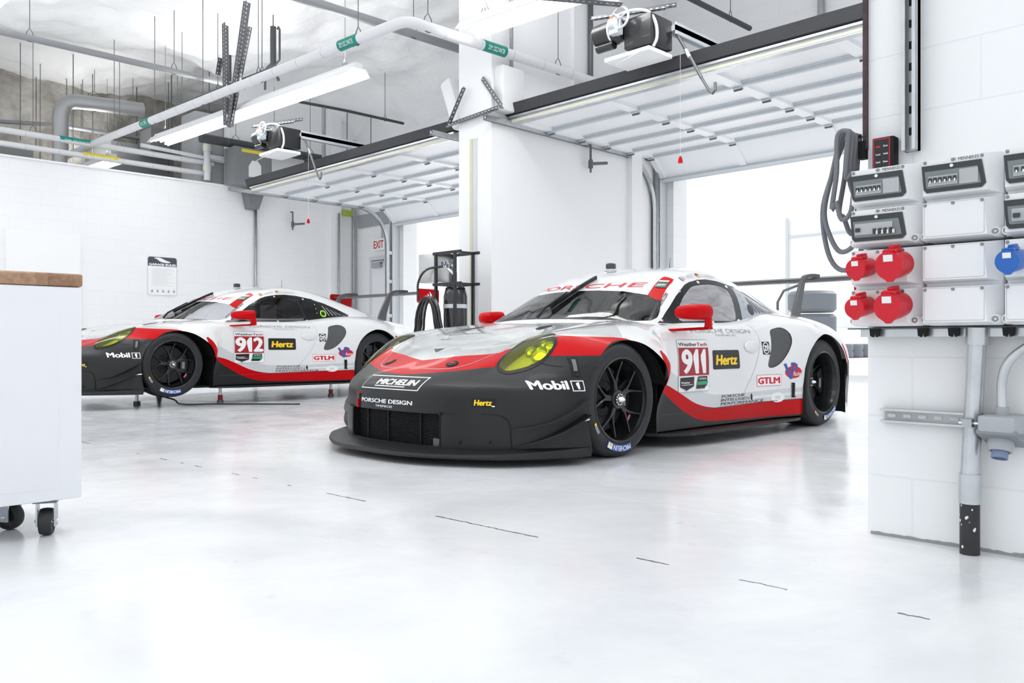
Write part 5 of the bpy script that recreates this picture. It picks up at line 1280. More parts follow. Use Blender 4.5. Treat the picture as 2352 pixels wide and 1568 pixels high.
pipe('ceiling_pipe', [(-12.0, 4.98, 3.95), (-9.2, 5.12, 3.95)], .05, DP, 'dark pipe along the back of the left strip light', bands=False)
pipe('ceiling_pipe', [(-13.0, 5.9, 3.91), (-13.0, 8.35, 3.91)], .075, DP, 'thick black pipe running behind the farther door motor', bands=True)
pipe('ceiling_pipe', [(-12.75, 7.7, 3.74), (-13.0, 8.3, 3.74)], .085, DP, 'short black pipe stub under the black pipe', bands=False)
pipe('ceiling_pipe', [(-10.14, 5.6, 4.28), (-10.14, 5.6, 4.84)], .04, DP, 'thick black vertical pipe hanging above the left strip light', bands=False)
tag(MB().tube([(-10.0, 5.6, 4.10), (-10.14, 5.6, 4.30)], .02, DP, n=8).tube([(-10.14, 5.6, 4.80), (-10.14, 5.6, 5.0)], .008, STEELD, n=6).tube([(-10.03, 5.6, 4.78), (-10.0, 5.6, 4.80), (-9.97, 5.6, 4.76), (-9.97, 5.6, 4.36), (-10.10, 5.6, 4.32)], .014, DP, n=8).tube([(-10.2, 5.6, 4.36), (-10.35, 5.6, 4.32), (-10.36, 5.6, 4.05)], .016, DP, n=8).build('pipe_branch'), 'thin black looped pipework beside the thick black vertical pipe', 'pipe')
for i, (x, y, z, rr) in enumerate(((-8.65, 4.64, 3.62, .052), (-6.9, 4.73, 3.62, .052), (-6.15, 5.0, 3.62, .052), (-6.12, 6.8, 3.62, .052), (-10.0, 4.57, 3.62, .052), (-11.3, 4.50, 3.62, .052), (-12.6, 4.44, 3.62, .052),
                                (-10.92, 2.9, 4.2, .04), (-10.92, 4.6, 4.2, .04), (-7.66, 4.2, 4.2, .05), (-7.64, 6.0, 4.2, .05), (-4.83, 8.2, 4.2, .03), (-10.92, 8.0, 4.2, .022), (-13.4, 3.6, 3.64, .045), (-13.4, 4.8, 3.62, .045), (-13.4, 5.7, 3.61, .045),
                                (-14.2, 4.7, 4.46, .115), (-14.2, 5.3, 4.48, .115), (-13.0, 6.5, 3.91, .075), (-13.0, 7.2, 3.91, .075), (-13.0, 7.9, 3.91, .075), (-9.03, 2.6, 4.7, .018), (-9.6, 5.10, 3.95, .05), (-10.6, 5.05, 3.95, .05), (-11.6, 5.0, 3.95, .05))):
    o = hanger(x, y, z, rr); 
    if abs(y-5) < .9 and rr == .052 and y < 4.9 or rr == .05 and y < 5.5 and x < -9:
        o.data.transform(Matrix.Translation((x, y, 0))@Matrix.Rotation(PI/2, 4, 'Z')@Matrix.Translation((-x, -y, 0)))
    tag(o, 'thin threaded rod and loop holding up an overhead pipe', 'pipe hanger', 'pipe hangers')
rn = random.Random(7)
for (x, y, z0) in ((-15.2, 3.9, 3.9), (-15.6, 4.3, 3.6), (-15.9, 4.8, 3.5), (-14.9, 4.6, 3.8), (-15.5, 5.1, 3.6), (-15.7, 5.0, 3.9), (-15.9, 6.0, 3.6), (-15.2, 6.3, 3.7), (-14.6, 6.1, 3.9), (-14.2, 6.6, 3.9), (-16.1, 5.1, 3.9), (-16.2, 4.4, 4.0), (-14.0, 7.2, 3.9), (-12.9, 8.6, 3.8), (-12.3, 8.7, 3.8)):
    tag(MB().tube([(x, y, z0), (x+.02*rn.random(), y, 5.62 if x < -13.2 else 5.2)], .006+.004*rn.random(), STEELD, n=5).build('threaded_rod'), 'bare threaded rod hanging from the ceiling at the upper left', 'rod', 'bare hanging rods')
# service boxes and ducts
BG = mat('box_grey', (.20, .205, .215), .5)
b_ = MB().bbox(-13.10, -12.75, 6.35, 7.02, 3.22, 3.82, BG, .008).build('electrical_cabinet'); tag(b_, 'grey electrical cabinet with yellow warning strip under the farther door motor', 'cabinet')
MB().box(-12.749, -12.745, 6.48, 6.88, 3.74, 3.79, YEL).build('warning_label', b_, label='yellow strip')
MB().prism([(6.60, 3.35), (6.82, 3.35), (6.82, 3.55), (6.76, 3.62), (6.66, 3.62), (6.60, 3.52)], -12.748, -12.742, mat('paper_white', (.8, .8, .8), .7), axis='x').build('notice', b_)
tag(MB().bbox(-13.95, -13.42, 6.0, 6.6, 3.0, 4.45, mat('box_grey_light', (.38, .39, .40), .5), .01).build('air_duct'), 'light grey vertical duct behind the grey electrical cabinet', 'duct')
tag(MB().bbox(-16.497, -15.2, 5.3, 6.4, 3.25, 4.15, mat('duct_dark', (.26, .27, .28), .5), .01).build('air_duct'), 'long dark grey horizontal duct behind the low wall', 'duct')
tag(MB().bbox(-15.1, -14.6, 5.75, 6.25, 3.95, 4.35, BG, .01).build('junction_box'), 'dark grey box with a small white label up behind the pipes', 'box')
tag(MB().bbox(-16.497, -15.6, 3.2, 4.2, 3.0, 3.9, mat('duct_dark2', (.30, .30, .305), .55), .01).build('air_duct'), 'grey duct at the far left behind the low wall', 'duct')
MB2 = MB(); MB2.prism([(6.70, 3.16), (7.02, 3.16), (6.92, 2.88), (6.76, 2.88)], -13.19, -13.0, BG, axis='x'); tag(MB2.build('cable_box'), 'small dark tapered box on the left wall with a conduit below it', 'box')
pv = MB().tube([(-13.3, 6.15, 3.30), (-13.3, 6.15, 3.95)], .055, WP, n=14).tube([(-13.3, 6.15, 3.45), (-13.3, 6.15, 3.55)], .068, mat('pvc_cream', (.74, .73, .66), .4), n=14).tube([(-13.3, 6.15, 3.78), (-13.3, 6.15, 3.88)], .068, MATS['pvc_cream'], n=14).tube([(-13.3, 6.15, 3.70), (-13.28, 6.44, 3.69)], .04, WP, n=12)
tag(pv.build('drain_pipe'), 'white plastic drain pipe standing on the low wall', 'pipe')
tag(MB().tube([(-12.0, 5.9, 4.0), (-12.0, 5.9, 4.35)], .05, mat('label_dull_yellow', (.48, .46, .03), .5), n=12).tube([(-12.0, 5.9, 3.9), (-12.0, 5.9, 5.2)], .03, DP, n=10).build('pipe_drop'), 'black pipe drop with a yellow label sleeve under the left strip light', 'pipe')
# wall conduits
for (x, y, z0, z1, rr, lb) in ((-13.17, 6.95, 0, 2.9, .022, 'thin grey conduit on the left wall below the small dark box'), (-13.17, 8.93, 0, 4.4, .03, 'grey conduit in the left back corner'), (-13.08, 8.55, 0, 3.0, .018, 'thin conduit on the left wall pilaster'),
                       (-7.49, 8.95, 3.3, 5.1, .03, 'dark conduit high on the back wall seen left of the right door'), (-6.53, 8.95, 3.5, 5.0, .018, 'x'), (-4.15, 8.95, 3.15, 5.0, .035, 'grey conduit high on the back wall above the right door'), (-6.24, 8.80, 0, 3.0, .03, 'grey conduit beside the right door track')):
    if lb != 'x': tag(MB().tube([(x, y, z0), (x, y, z1)], rr, STEEL if rr != .03 or z0 == 0 else STEELD, n=10).build('conduit'), lb, 'conduit')
tag(MB().tube([(-6.20, 6.16, 3.51), (-6.20, 6.16, 5.2)], .02, STEEL, n=8).build('conduit'), 'thin conduit rising above the white wall box', 'conduit')
tag(MB().tube([(-6.2, 7.45, 3.0), (-6.2, 7.45, 5.0)], .03, STEELD, n=8).build('conduit'), 'dark vertical conduit above the right door seal', 'conduit')
# speakers / boxes on the column
sb = MB().bbox(-6.28, -6.14, 5.98, 6.30, 3.03, 3.50, mat('speaker_white', (.74, .75, .76), .5), .02).build('wall_speaker'); tag(sb, 'white box speaker on the side of the column', 'speaker')
M_ = Matrix.Translation((-7.02, 6.12, 3.28))@Matrix.Rotation(math.radians(-22), 4, 'Y')
tag(MB().bbox(-.09, .09, -.10, .10, -.30, .30, MATS['speaker_white'], .04, M=M_).build('wall_speaker'), 'white tilted speaker peeking out left of the column', 'speaker')
st(MB().box(-6.60, -6.56, 5.935, 5.95, 0, 2.79, mat('strip_cream', (.62, .60, .42), .5)).box(-6.56, -6.50, 5.94, 5.95, 0, 2.79, FIL).build('trim_6'))
# taps on the walls
for (x, y, z, lb) in ((-6.20, 7.45, 2.70, 'small grey valve fitting on the white dividing wall'), (-13.08, 7.60, 2.70, 'small grey valve fitting on the left wall')):
    tag(MB().tube([(x-.06, y, z+.22), (x, y, z+.22), (x, y, z)], .014, STEELD, n=8).lathe([(0, -.05), (.028, -.05), (.028, .03), (.014, .06), (0, .06)], STEELD, o=(x, y, z), n=12).tube([(x, y, z), (x+.10, y+.18, z+.02)], .018, STEELD, n=8).tube([(x, y, z), (x, y, z-.10)], .012, STEELD, n=8).build('wall_valve'), lb, 'valve')
tag(MB().box(-13.1, -13.0, 8.62, 8.80, 2.96, 3.06, mat('lime_box', (.30, .40, .04), .5)).build('emergency_light'), 'small green fitting at the top of the left corner', 'light')

# ---------------- notice and board on the left wall
nt_ = MB().prism(rrect(5.13, 1.365, 5.61, 1.985, .03), -13.198, -13.185, mat('notice_white', (.86, .865, .87), .4), axis='x').build('notice_board'); tag(nt_, 'white GARAGE RULES notice with a dark header on the left wall', 'sign')
def lw(a, b, l): return Vector((-13.184+l, a, b))
NV = mat('notice_navy', (.06, .07, .09), .5)
lay = [(poly2(rrect(5.14, 1.375, 5.60, 1.975, .025)), TXG), (poly2(rrect(5.145, 1.38, 5.595, 1.97, .022)), MATS['notice_white']), (poly2([(5.145, 1.83), (5.595, 1.83), (5.595, 1.945), (5.573, 1.97), (5.167, 1.97), (5.145, 1.945)]), NV),
       (poly2(smooth_poly([(5.24, 1.955), (5.33, 1.962), (5.42, 1.925), (5.50, 1.90), (5.44, 1.885), (5.34, 1.90), (5.29, 1.935)], 3)), TXW), (word('GARAGE RULES', 5.165, 1.838, 5.58, 1.872, .05), TXW)]
for k in range(12): lay.append((poly2([(5.20, 1.79-k*.024), (5.20+.30+.07*math.sin(k*2.3), 1.79-k*.024), (5.20+.30+.07*math.sin(k*2.3), 1.794-k*.024), (5.20, 1.794-k*.024)]), mat('pale_grey', (.62, .63, .65), .6)))
for k in range(5): lay.append((poly2([(5.19+k*.085, 1.42), (5.22+k*.085, 1.42), (5.215+k*.085, 1.46), (5.195+k*.085, 1.455)]), TXG))
layer_mesh('notice_print', lay, lw, nt_, gap=.0009)
tag(MB().box(-13.197, -13.17, 3.2, 4.17, .9, 2.21, mat('board_white', (.85, .855, .86), .35)).build('white_board'), 'plain white board on the left wall above the tool cabinet', 'board')

# ---------------- socket panels on the right-hand wall end
PC = mat('panel_grey_white', (.78, .79, .80), .38); PW = mat('smoked_window', (.16, .185, .19), .12, coat=.6); PF = mat('window_frame_dark', (.035, .042, .046), .3); BR = mat('breaker_grey', (.42, .44, .45), .4)
SR = mat('socket_red', (.58, .006, .02), .35); SBL = mat('socket_blue', (.02, .12, .45), .35)
LB = mat('label_paper', (.80, .80, .79), .6); SCR = mat('screw_grey', (.25, .26, .27), .35, metal=.6)
YF = 2.70
def enclosure(x0, x1, z0, z1, label, rows, mirrorjoint=None):
    """rows: per module (top first) what is on it"""
    r = empty('power_enclosure', ((x0+x1)/2, 2.86, z0), label=label, cat='electrical enclosure')
    ox, oz = (x0+x1)/2, z0
    def T(x, y, z): return (x-ox, y-2.86, z-oz)
    def bld(mb, n, lab=None): mb.v = [(v[0]-ox, v[1]-2.86, v[2]-oz) for v in mb.v]; return mb.build(n, r, label=lab)
    n = len(rows); h = (z1-z0)/n; k = MB()
    k.bbox(x0+.004, x1-.004, 2.745, 2.859, z0+.003, z1-.003, PC, .012)
    for i in range(n):
        b0, b1 = z1-(i+1)*h, z1-i*h
        # bevelled front of the module, right side sloping
        A = [(x0+.004, b0+.004), (x1-.004, b0+.004), (x1-.004, b1-.004), (x0+.004, b1-.004)]
        F = [(x0+.012, b0+.012), (x1-.034, b0+.012), (x1-.044, b1-.010), (x0+.012, b1-.010)]
        vs = [(a, 2.75, b) for a, b in A]+[(a, YF, b) for a, b in F]; k.add(vs, [(0, 1, 5, 4), (1, 2, 6, 5), (2, 3, 7, 6), (3, 0, 4, 7), (4, 5, 6, 7)], PC)
    bld(k, 'enclosure_body')
    if True:
        for (cx, cz) in ((x1-.017, z0+.020), (x0+.012, z0+.020)):
            fl = MB(); fl.lathe([(0, -.020), (.012, -.020), (.015, -.012), (.015, .01), (0, .01)], PC, o=(cx, 2.735, cz), axis='y', n=20); fl.lathe([(.004, -.0215), (.009, -.0215), (.009, -.018)], SCR, o=(cx, 2.735, cz), axis='y', n=14)
            bld(fl, 'joint_flange')
    for i, kind in enumerate(rows):
        b0, b1 = z1-(i+1)*h, z1-i*h; cx0, cx1 = x0+.018, x1-.048
        for sx in (cx0, (cx0+cx1)/2, cx1): bld(MB().lathe([(0, -.003), (.0045, -.003), (.0055, .001)], SCR, o=(sx, YF, b1-.017), axis='y', n=12), 'lid_screw')
        if kind in ('blank',):
            q = MB(); pl = rrect(cx0-.003, b0+.016, cx1+.007, b1-.012, .006); pi = rrect(cx0-.001, b0+.018, cx1+.005, b1-.014, .005)
            vs = [(a, YF-.0006, b) for a, b in pl]+[(a, YF-.0006, b) for a, b in pi]; N_ = len(pl)
            q.add(vs, [(j, (j+1) % N_, N_+(j+1) % N_, N_+j) for j in range(N_)], mat('lid_gap', (.55, .56, .57), .5)); bld(q, 'blank_lid')
        if kind.startswith('win'):
            wz0, wz1 = b0+.020, b1-.028; wx0, wx1 = x0+.010, x1-.042
            f = MB(); fr_ = [(wx0, wz1), (wx1-.006, wz1), (wx1+.006, wz0+.012), (wx1-.006, wz0), (wx0+.014, wz0), (wx0+.006, wz0+.01)]
            f.prism(fr_, YF-.006, YF-.0002, PF, axis='y')
            ins = [(wx0+.010, wz1-.018), (wx1-.016, wz1-.018), (wx1-.006, wz0+.014), (wx1-.012, wz0+.012), (wx0+.018, wz0+.012), (wx0+.014, wz0+.016)]
            fo = bld(f, 'breaker_window', 'dark framed flap window')
            g = MB(); g.prism(ins, YF-.0075, YF-.006, PW, axis='y')
            g.lathe([(0, -.004), (.005, -.004), (.005, .002)], LB, o=((wx0+wx1)/2, YF-.006, wz1-.008), axis='y', n=12)
            def sub(mb, nm, par=fo): mb.v = [(v[0]-ox, v[1]-2.86, v[2]-oz) for v in mb.v]; return mb.build(nm, par)
            sub(g, 'smoked_pane')
            br = MB(); W_ = wx1-wx0
            if kind == 'win6':
                a0, a1 = wx0+.12*W_, wx0+.60*W_; br.box(a0, a1, YF-.011, YF-.0075, wz0+.018, wz0+.048, BR)
                for q in range(6): xx = a0+(a1-a0)*(q+.5)/6; br.box(xx-.0045, xx+.0045, YF-.017, YF-.010, wz0+.030, wz0+.042, PF); br.box(xx-.001, xx+.003, YF-.018, YF-.016, wz0+.026, wz0+.034, LB)
                br.box(a1+.004, wx1-.014, YF-.009, YF-.0075, wz0+.016, wz1-.022, BR)
            else:
                br.box(wx0+.10*W_, wx0+.80*W_, YF-.010, YF-.0075, wz0+.020, wz1-.026, BR); br.box(wx0+.12*W_, wx0+.20*W_, YF-.016, YF-.010, wz0+.030, wz0+.042, SBL if False else PF)
                for q in range(4): xx = wx0+W_*(.48+.10*q); br.box(xx-.004, xx+.004, YF-.018, YF-.010, wz0+.020, wz0+.036, PF); br.box(xx+.005, xx+.011, YF-.016, YF-.010, wz0+.018, wz0+.030, LB)
            sub(br, 'circuit_breakers')
            # maker name on the lid edge
            lay = [(word('MENNEKES', x0+(x1-x0)*.50, b1-.0220, x0+(x1-x0)*.75, b1-.0130, .0), TXB), (poly2([(x0+(x1-x0)*.445, b1-.020), (x0+(x1-x0)*.47, b1-.020), (x0+(x1-x0)*.47, b1-.014), (x0+(x1-x0)*.445, b1-.014)]), TXG)]
            layer_mesh('maker_lettering', lay, lambda a, b, l: Vector((a-ox, YF-.001-l-2.86, b-oz)), r, gap=.0004)
    return r
def socket(cx, cz, R, m, label, flag='red'):
    r = empty('power_socket', (cx, YF, cz), label=label, cat='socket')
    # body leaves the panel sloping down a little
    M_ = Matrix.Rotation(math.radians(8), 4, 'X')@Matrix.Rotation(math.radians(-6), 4, 'Z')
    MB().lathe([(0, -.001), (R*.90, -.001), (R*.92, -.012), (R*.98, -.035), (R*1.0, -.070), (R*.97, -.076), (0, -.076)], m, axis='y', n=40, M=M_).build('socket_body', r)
    tip = [(R*1.0*math.cos(math.radians(a)), R*1.0*math.sin(math.radians(a))) for a in range(-50, 231, 10)]+[(-R*.28, -R*1.02), (-R*.16, -R*1.16), (R*.16, -R*1.16), (R*.28, -R*1.02)]
    ld = MB().prism(tip, -.086, -.074, m, axis='y', M=M_).build('socket_lid', r)
    MB().box(-R*.34, R*.34, -.0875, -.086, R*.30, R*.78, LB, M=M_).build('paper_label', ld)
    MB().bbox(-R*.42, R*.42, -.080, -.025, R*.92, R*1.18, m, .004, M=M_).bbox(-R*.20, R*.20, -.065, -.015, R*1.12, R*1.42, m, .004, M=M_).tube([M_@Vector((-R*.50, -.072, R*.98)), M_@Vector((R*.50, -.072, R*.98))], .006, m, n=10).build('hinge_catch', r)
    return r
C1, C2_, C3, C4 = -1.160, -.940, -.716, -.45
Zt, Zm, Zb = 1.212, .952, .696
enclosure(C1, C2_, Zm, Zt, 'upper left grey enclosure with two breaker windows, by the cables', ['win6', 'win4'])
enclosure(C1, C2_, Zb, Zm, 'lower left grey enclosure carrying four red sockets', ['sock', 'sock'])
enclosure(C2_, C3, Zm, Zt, 'upper middle grey enclosure, one wide breaker window over a blank lid', ['win6', 'blank'])
enclosure(C2_, C3, Zb, Zm, 'lower middle grey enclosure with two blank lids', ['blank', 'blank'])
enclosure(C3, C4, Zm, Zt, 'upper right grey enclosure cut by the photo edge', ['win6', 'win4'])
enclosure(C3, C4, Zb, Zm, 'lower right grey enclosure with the blue socket, cut by the photo edge', ['sock', 'blank'])
socket(-1.092, .889, .032, SR, 'smaller red socket in the upper row, left of the big one'); socket(-.990, .893, .043, SR, 'bigger red socket in the upper row')
socket(-1.095, .766, .032, SR, 'smaller red socket in the lower row, left of the big one'); socket(-.994, .766, .043, SR, 'bigger red socket in the lower row')
socket(-.668, .884, .032, SBL, 'blue socket at the right edge of the photo')
mrail = tag(MB().box(-1.16, -.30, 2.80, 2.859, .665, .694, GAL).box(-1.20, -.30, 2.79, 2.82, .690, .695, STEELD).build('mounting_rail'), 'galvanised rail carrying the enclosures on the right wall end', 'rail')
for k, xx in enumerate((-1.105, -.955, -.865, -.715, -.63)):
    MB().prism([(xx-.016, .692), (xx+.016, .692), (xx+.014, .668), (xx+.005, .664), (xx+.003, .674), (xx-.003, .674), (xx-.005, .664), (xx-.014, .668)], 2.775, 2.788, MATTE, axis='y').build('mounting_foot', mrail)
# remote keypad on the wall above
kp = MB().bbox(-1.128, -1.058, 2.815, 2.859, 1.205, 1.325, MATTE, .004).build('control_keypad'); tag(kp, 'black keypad with red outline standing on top of the left enclosure', 'keypad')
lay = [(poly2([(-1.124, 1.208), (-1.070, 1.208), (-1.070, 1.321), (-1.124, 1.321)]), TXR), (poly2([(-1.121, 1.208), (-1.073, 1.208), (-1.073, 1.318), (-1.121, 1.318)]), TXB)]
for i in range(2):
    for j in range(4):
        a = -1.118+i*.024; b = 1.292-j*.026
        if (i, j) != (0, 0): lay.append((word(('', 'Last', 'Clock', 'On')[j] if i == 0 else ('Zone', 'Add', 'Set', 'Off')[j], a+.003, b, a+.018, b+.006, .02), TXW))
        else: lay.append((poly2([(a+.003, b), (a+.017, b), (a+.017, b+.005), (a+.003, b+.005)]), TXR))
layer_mesh('keypad_print', lay, lambda a, b, l: Vector((a, 2.8145-l, b)), kp, gap=.0004)
# strut channel and dark corner strip
def channel(mb, x0, x1, y0, y1, z0, z1, vert=True):
    pass
sc2 = MB(); sc2.box(-1.033, -.990, 2.835, 2.859, 1.27, 5.0, STEEL); sc2.box(-1.033, -1.028, 2.815, 2.859, 1.27, 5.0, GAL); sc2.box(-.995, -.990, 2.815, 2.859, 1.27, 5.0, GAL); sc2.box(-1.033, -1.022, 2.812, 2.816, 1.27, 5.0, GAL); sc2.box(-1.001, -.990, 2.812, 2.816, 1.27, 5.0, GAL)
for k in range(20): sc2.box(-1.017, -1.006, 2.833, 2.8355, 1.32+k*.07, 1.345+k*.07, MATTE)
tag(sc2.build('strut_channel'), 'vertical galvanised strut channel rising above the enclosures', 'strut channel')
tag(MB().box(-1.172, -1.158, 2.845, 2.875, 1.30, 5.0, mat('rust_brown', (.085, .045, .045), .6, noise=(30, .3, (.03, .022, .025)))).build('corner_strip'), 'dark rusty strip on the left corner of the right wall end', 'strip')
hc = MB(); hc.box(-1.101, -.845, 2.852, 2.859, .383, .427, STEEL); hc.box(-1.108, -.70, 2.828, 2.859, .421, .428, GAL); hc.box(-1.108, -.70, 2.828, 2.859, .383, .390, GAL)
for k in range(5): hc.prism(rrect(-1.090+k*.048, .399, -1.064+k*.048, .411, .0055), 2.850, 2.8525, LB, axis='y')
tag(hc.build('strut_channel'), 'short horizontal slotted strut channel low on the wall', 'strut channel')
# riser pipe
rp = MB().tube([(-.826, 2.80, 0), (-.826, 2.80, .16)], .028, mat('flaked_black', (.03, .03, .032), .5, noise=(28, .08, (.028, .028, .03))), n=24).build('riser_pipe')
rp['label'] = 'thick galvanised riser pipe with flaked black foot below the enclosures'; rp['category'] = 'pipe'
MB().tube([(-.826, 2.80, .155), (-.826, 2.80, .245)], .031, GAL, n=24).build('pipe_coupling', rp); MB().tube([(-.826, 2.80, .24), (-.805, 2.80, .66)], .0265, GAL, n=24).build('pipe_shaft', rp)
MB().tube([(-.805, 2.80, .640), (-.803, 2.80, .692)], .033, GAL, n=24).build('pipe_coupling', rp)
MB().tube([(-.817, 2.80, .39), (-.816, 2.80, .418)], .030, STEEL, n=24).box(-.832, -.805, 2.745, 2.775, .392, .416, STEEL).tube([(-.845, 2.76, .404), (-.78, 2.76, .404)], .004, CHROME, n=6).build('pipe_clamp', rp)
for zz in (.205, .218, .665, .677): pass
sp_ = MB(); rr_ = random.Random(3)
for k in range(12):
    a = -PI/2+rr_.uniform(-1.2, 1.2); zz = rr_.uniform(.02, .15); s_ = rr_.uniform(.0012, .0045)
    c_ = Vector((-.826+.0285*math.cos(a), 2.80+.0285*math.sin(a), zz)); t = Vector((-math.sin(a), math.cos(a), 0)); sp_.add([c_+t*s_*math.cos(q)+Vector((0, 0, s_*1.3*math.sin(q))) for q in (0, 1, 2, 3.2, 4.2, 5.2)], [(0, 1, 2, 3, 4, 5)], LB)
sp_.build('paint_chips', rp)
# commando plug box at the right edge
jb = empty('appliance_inlet', (-.735, 2.86, .37), label='grey plug box with a blue-grey inlet pointing down at the right edge', cat='plug box')
MB().bbox(-.048, .052, -.14, -.005, .005, .062, GREYP, .008).build('box_body', jb)
Mi = Matrix.Translation((0.0, -.075, -.004))@Matrix.Rotation(math.radians(-20), 4, 'X')
MB().bbox(-.052, .056, -.068, .068, -.012, .004, mat('inlet_flange', (.22, .24, .26), .45), .004, M=Mi).build('inlet_flange', jb)
MB().lathe([(0, -.01), (.034, -.01), (.036, -.025), (.032, -.045), (.026, -.045), (.026, -.02)], GREYP, n=28, M=Mi).lathe([(0, -.02), (.022, -.02), (.0225, -.066), (.019, -.066), (.019, -.05), (0, -.05)], mat('inlet_blue', (.18, .23, .36), .4), n=28, M=Mi).build('inlet', jb)
MB().tube([(0, -.07, .055), (0, -.07, .085)], .019, GREYP, n=16).build('gland', jb)
tag(MB().tube(smooth_poly([(-.735, 2.79, .45), (-.736, 2.79, .52), (-.725, 2.79, .575), (-.695, 2.79, .615), (-.64, 2.79, .65), (-.56, 2.79, .665)], 5, False), .0135, GAL, n=14).build('bent_conduit'), 'bent galvanised conduit curving into the plug box', 'conduit')
# coiled cables on a hook
hk = MB().box(-1.185, -1.163, 2.84, 2.87, 1.27, 1.33, MATTE).tube([(-1.18, 2.85, 1.35), (-1.21, 2.84, 1.345), (-1.215, 2.83, 1.37)], .006, MATTE, n=6).build('cable_hook'); tag(hk, 'black hook on the corner holding the grey cables', 'hook')
CB = mat('cable_grey', (.16, .165, .18), .5)
for i, (w_, zb, dx, dy) in enumerate(((.105, .895, 0, .0), (.085, .955, .012, -.03), (.06, 1.02, .02, .03), (.045, 1.06, .03, -.06))):
    pts = smooth_poly([(-1.195+dx*.3, 2.83+dy, 1.352), (-1.225, 2.83+dy, 1.345), (-1.195-w_*.75, 2.83+dy, 1.22), (-1.20-w_, 2.83+dy, 1.10), (-1.19-w_*.9, 2.83+dy, zb+.06), (-1.19-w_*.45, 2.83+dy, zb), (-1.178, 2.83+dy, zb+.03), (-1.176, 2.84+dy, zb+.15), (-1.20, 2.835+dy, 1.2), (-1.19, 2.83+dy, 1.33)], 5)
    tag(MB().tube(pts, .0085, CB, n=10, closed=True).build('cable_loop'), 'thick grey cable loop hanging from the hook left of the enclosures', 'cable', 'cable loops on the hook')

# ---------------- tool cabinet at the left edge
tc_ = empty('tool_cabinet', (-3.05, .97, 0), label='white rolling tool cabinet with a wooden worktop at the left edge', cat='cabinet')
CW = mat('cabinet_white', (.80, .81, .84), .3, coat=.3)
MB().bbox(-.62, 0, -1.6, 0, .119, .834, CW, .006).build('cabinet_body', tc_)
MB().bbox(0, .003, -1.55, -.075, .16, .775, CW, .001).build('side_panel', tc_)
wd = bpy.data.materials.new('butcher_block'); wd.use_nodes = True; nt = wd.node_tree; b = nt.nodes['Principled BSDF']; b.inputs['Roughness'].default_value = .5
tcn = nt.nodes.new('ShaderNodeTexCoord'); spn = nt.nodes.new('ShaderNodeSeparateXYZ'); nt.links.new(tcn.outputs['Object'], spn.inputs[0])
ml = nt.nodes.new('ShaderNodeMath'); ml.operation = 'MULTIPLY'; ml.inputs[1].default_value = 28; nt.links.new(spn.outputs[1], ml.inputs[0]); flr = nt.nodes.new('ShaderNodeMath'); flr.operation = 'FLOOR'; nt.links.new(ml.outputs[0], flr.inputs[0])
wn = nt.nodes.new('ShaderNodeTexWhiteNoise'); wn.noise_dimensions = '1D'; nt.links.new(flr.outputs[0], wn.inputs['W'])
ns = nt.nodes.new('ShaderNodeTexNoise'); ns.inputs['Scale'].default_value = 25; ns.inputs['Distortion'].default_value = 2; nt.links.new(tcn.outputs['Object'], ns.inputs['Vector'])
av = nt.nodes.new('ShaderNodeMath'); av.operation = 'MULTIPLY_ADD'; av.inputs[1].default_value = .6; nt.links.new(wn.outputs['Value'], av.inputs[0]); nt.links.new(ns.outputs['Fac'], av.inputs[2])
rp_ = nt.nodes.new('ShaderNodeValToRGB'); rp_.color_ramp.elements[0].color = (.22, .105, .06, 1); rp_.color_ramp.elements[1].color = (.43, .27, .165, 1); rp_.color_ramp.elements[0].position = .35; rp_.color_ramp.elements[1].position = .95
nt.links.new(av.outputs[0], rp_.inputs['Fac']); nt.links.new(rp_.outputs[0], b.inputs['Base Color'])
MB().bbox(-.64, 0.002, -1.62, .003, .835, .879, wd, .009, 3).build('wooden_worktop', tc_, label='butcher block worktop')
BT = mat('caster_black', (.02, .02, .022), .45)
def caster(y, x, ang, name='caster'):
    M_ = Matrix.Translation((x, y, 0))@Matrix.Rotation(ang, 4, 'Z')
    o = MB().box(-.035, .035, -.04, .04, .112, .119, STEELD, M=M_).box(-.030, -.025, -.02, .02, .03, .115, GAL, M=M_).box(.025, .030, -.02, .02, .03, .115, GAL, M=M_).tube([M_@Vector((-.036, 0, .046)), M_@Vector((.036, 0, .046))], .006, CHROME, n=8).build(name, tc_)
    MB().lathe([(0, -.015), (.030, -.015), (.036, -.020), (.042, -.019), (.0445, -.012), (.0455, 0), (.0445, .012), (.042, .019), (.036, .020), (.030, .015), (0, .015)], BT, o=(0, 0, .0455), axis='x', n=36, M=M_).lathe([(.012, -.0165), (.028, -.0165), (.030, -.0205), (.033, -.0205)], GAL, o=(0, 0, .0455), axis='x', n=28, M=M_).build('caster_wheel', o)
caster(-.095, -.05, 1.1); caster(-.16, -.23, -1.0); caster(-1.48, -.05, .2); caster(-1.48, -.55, .2)

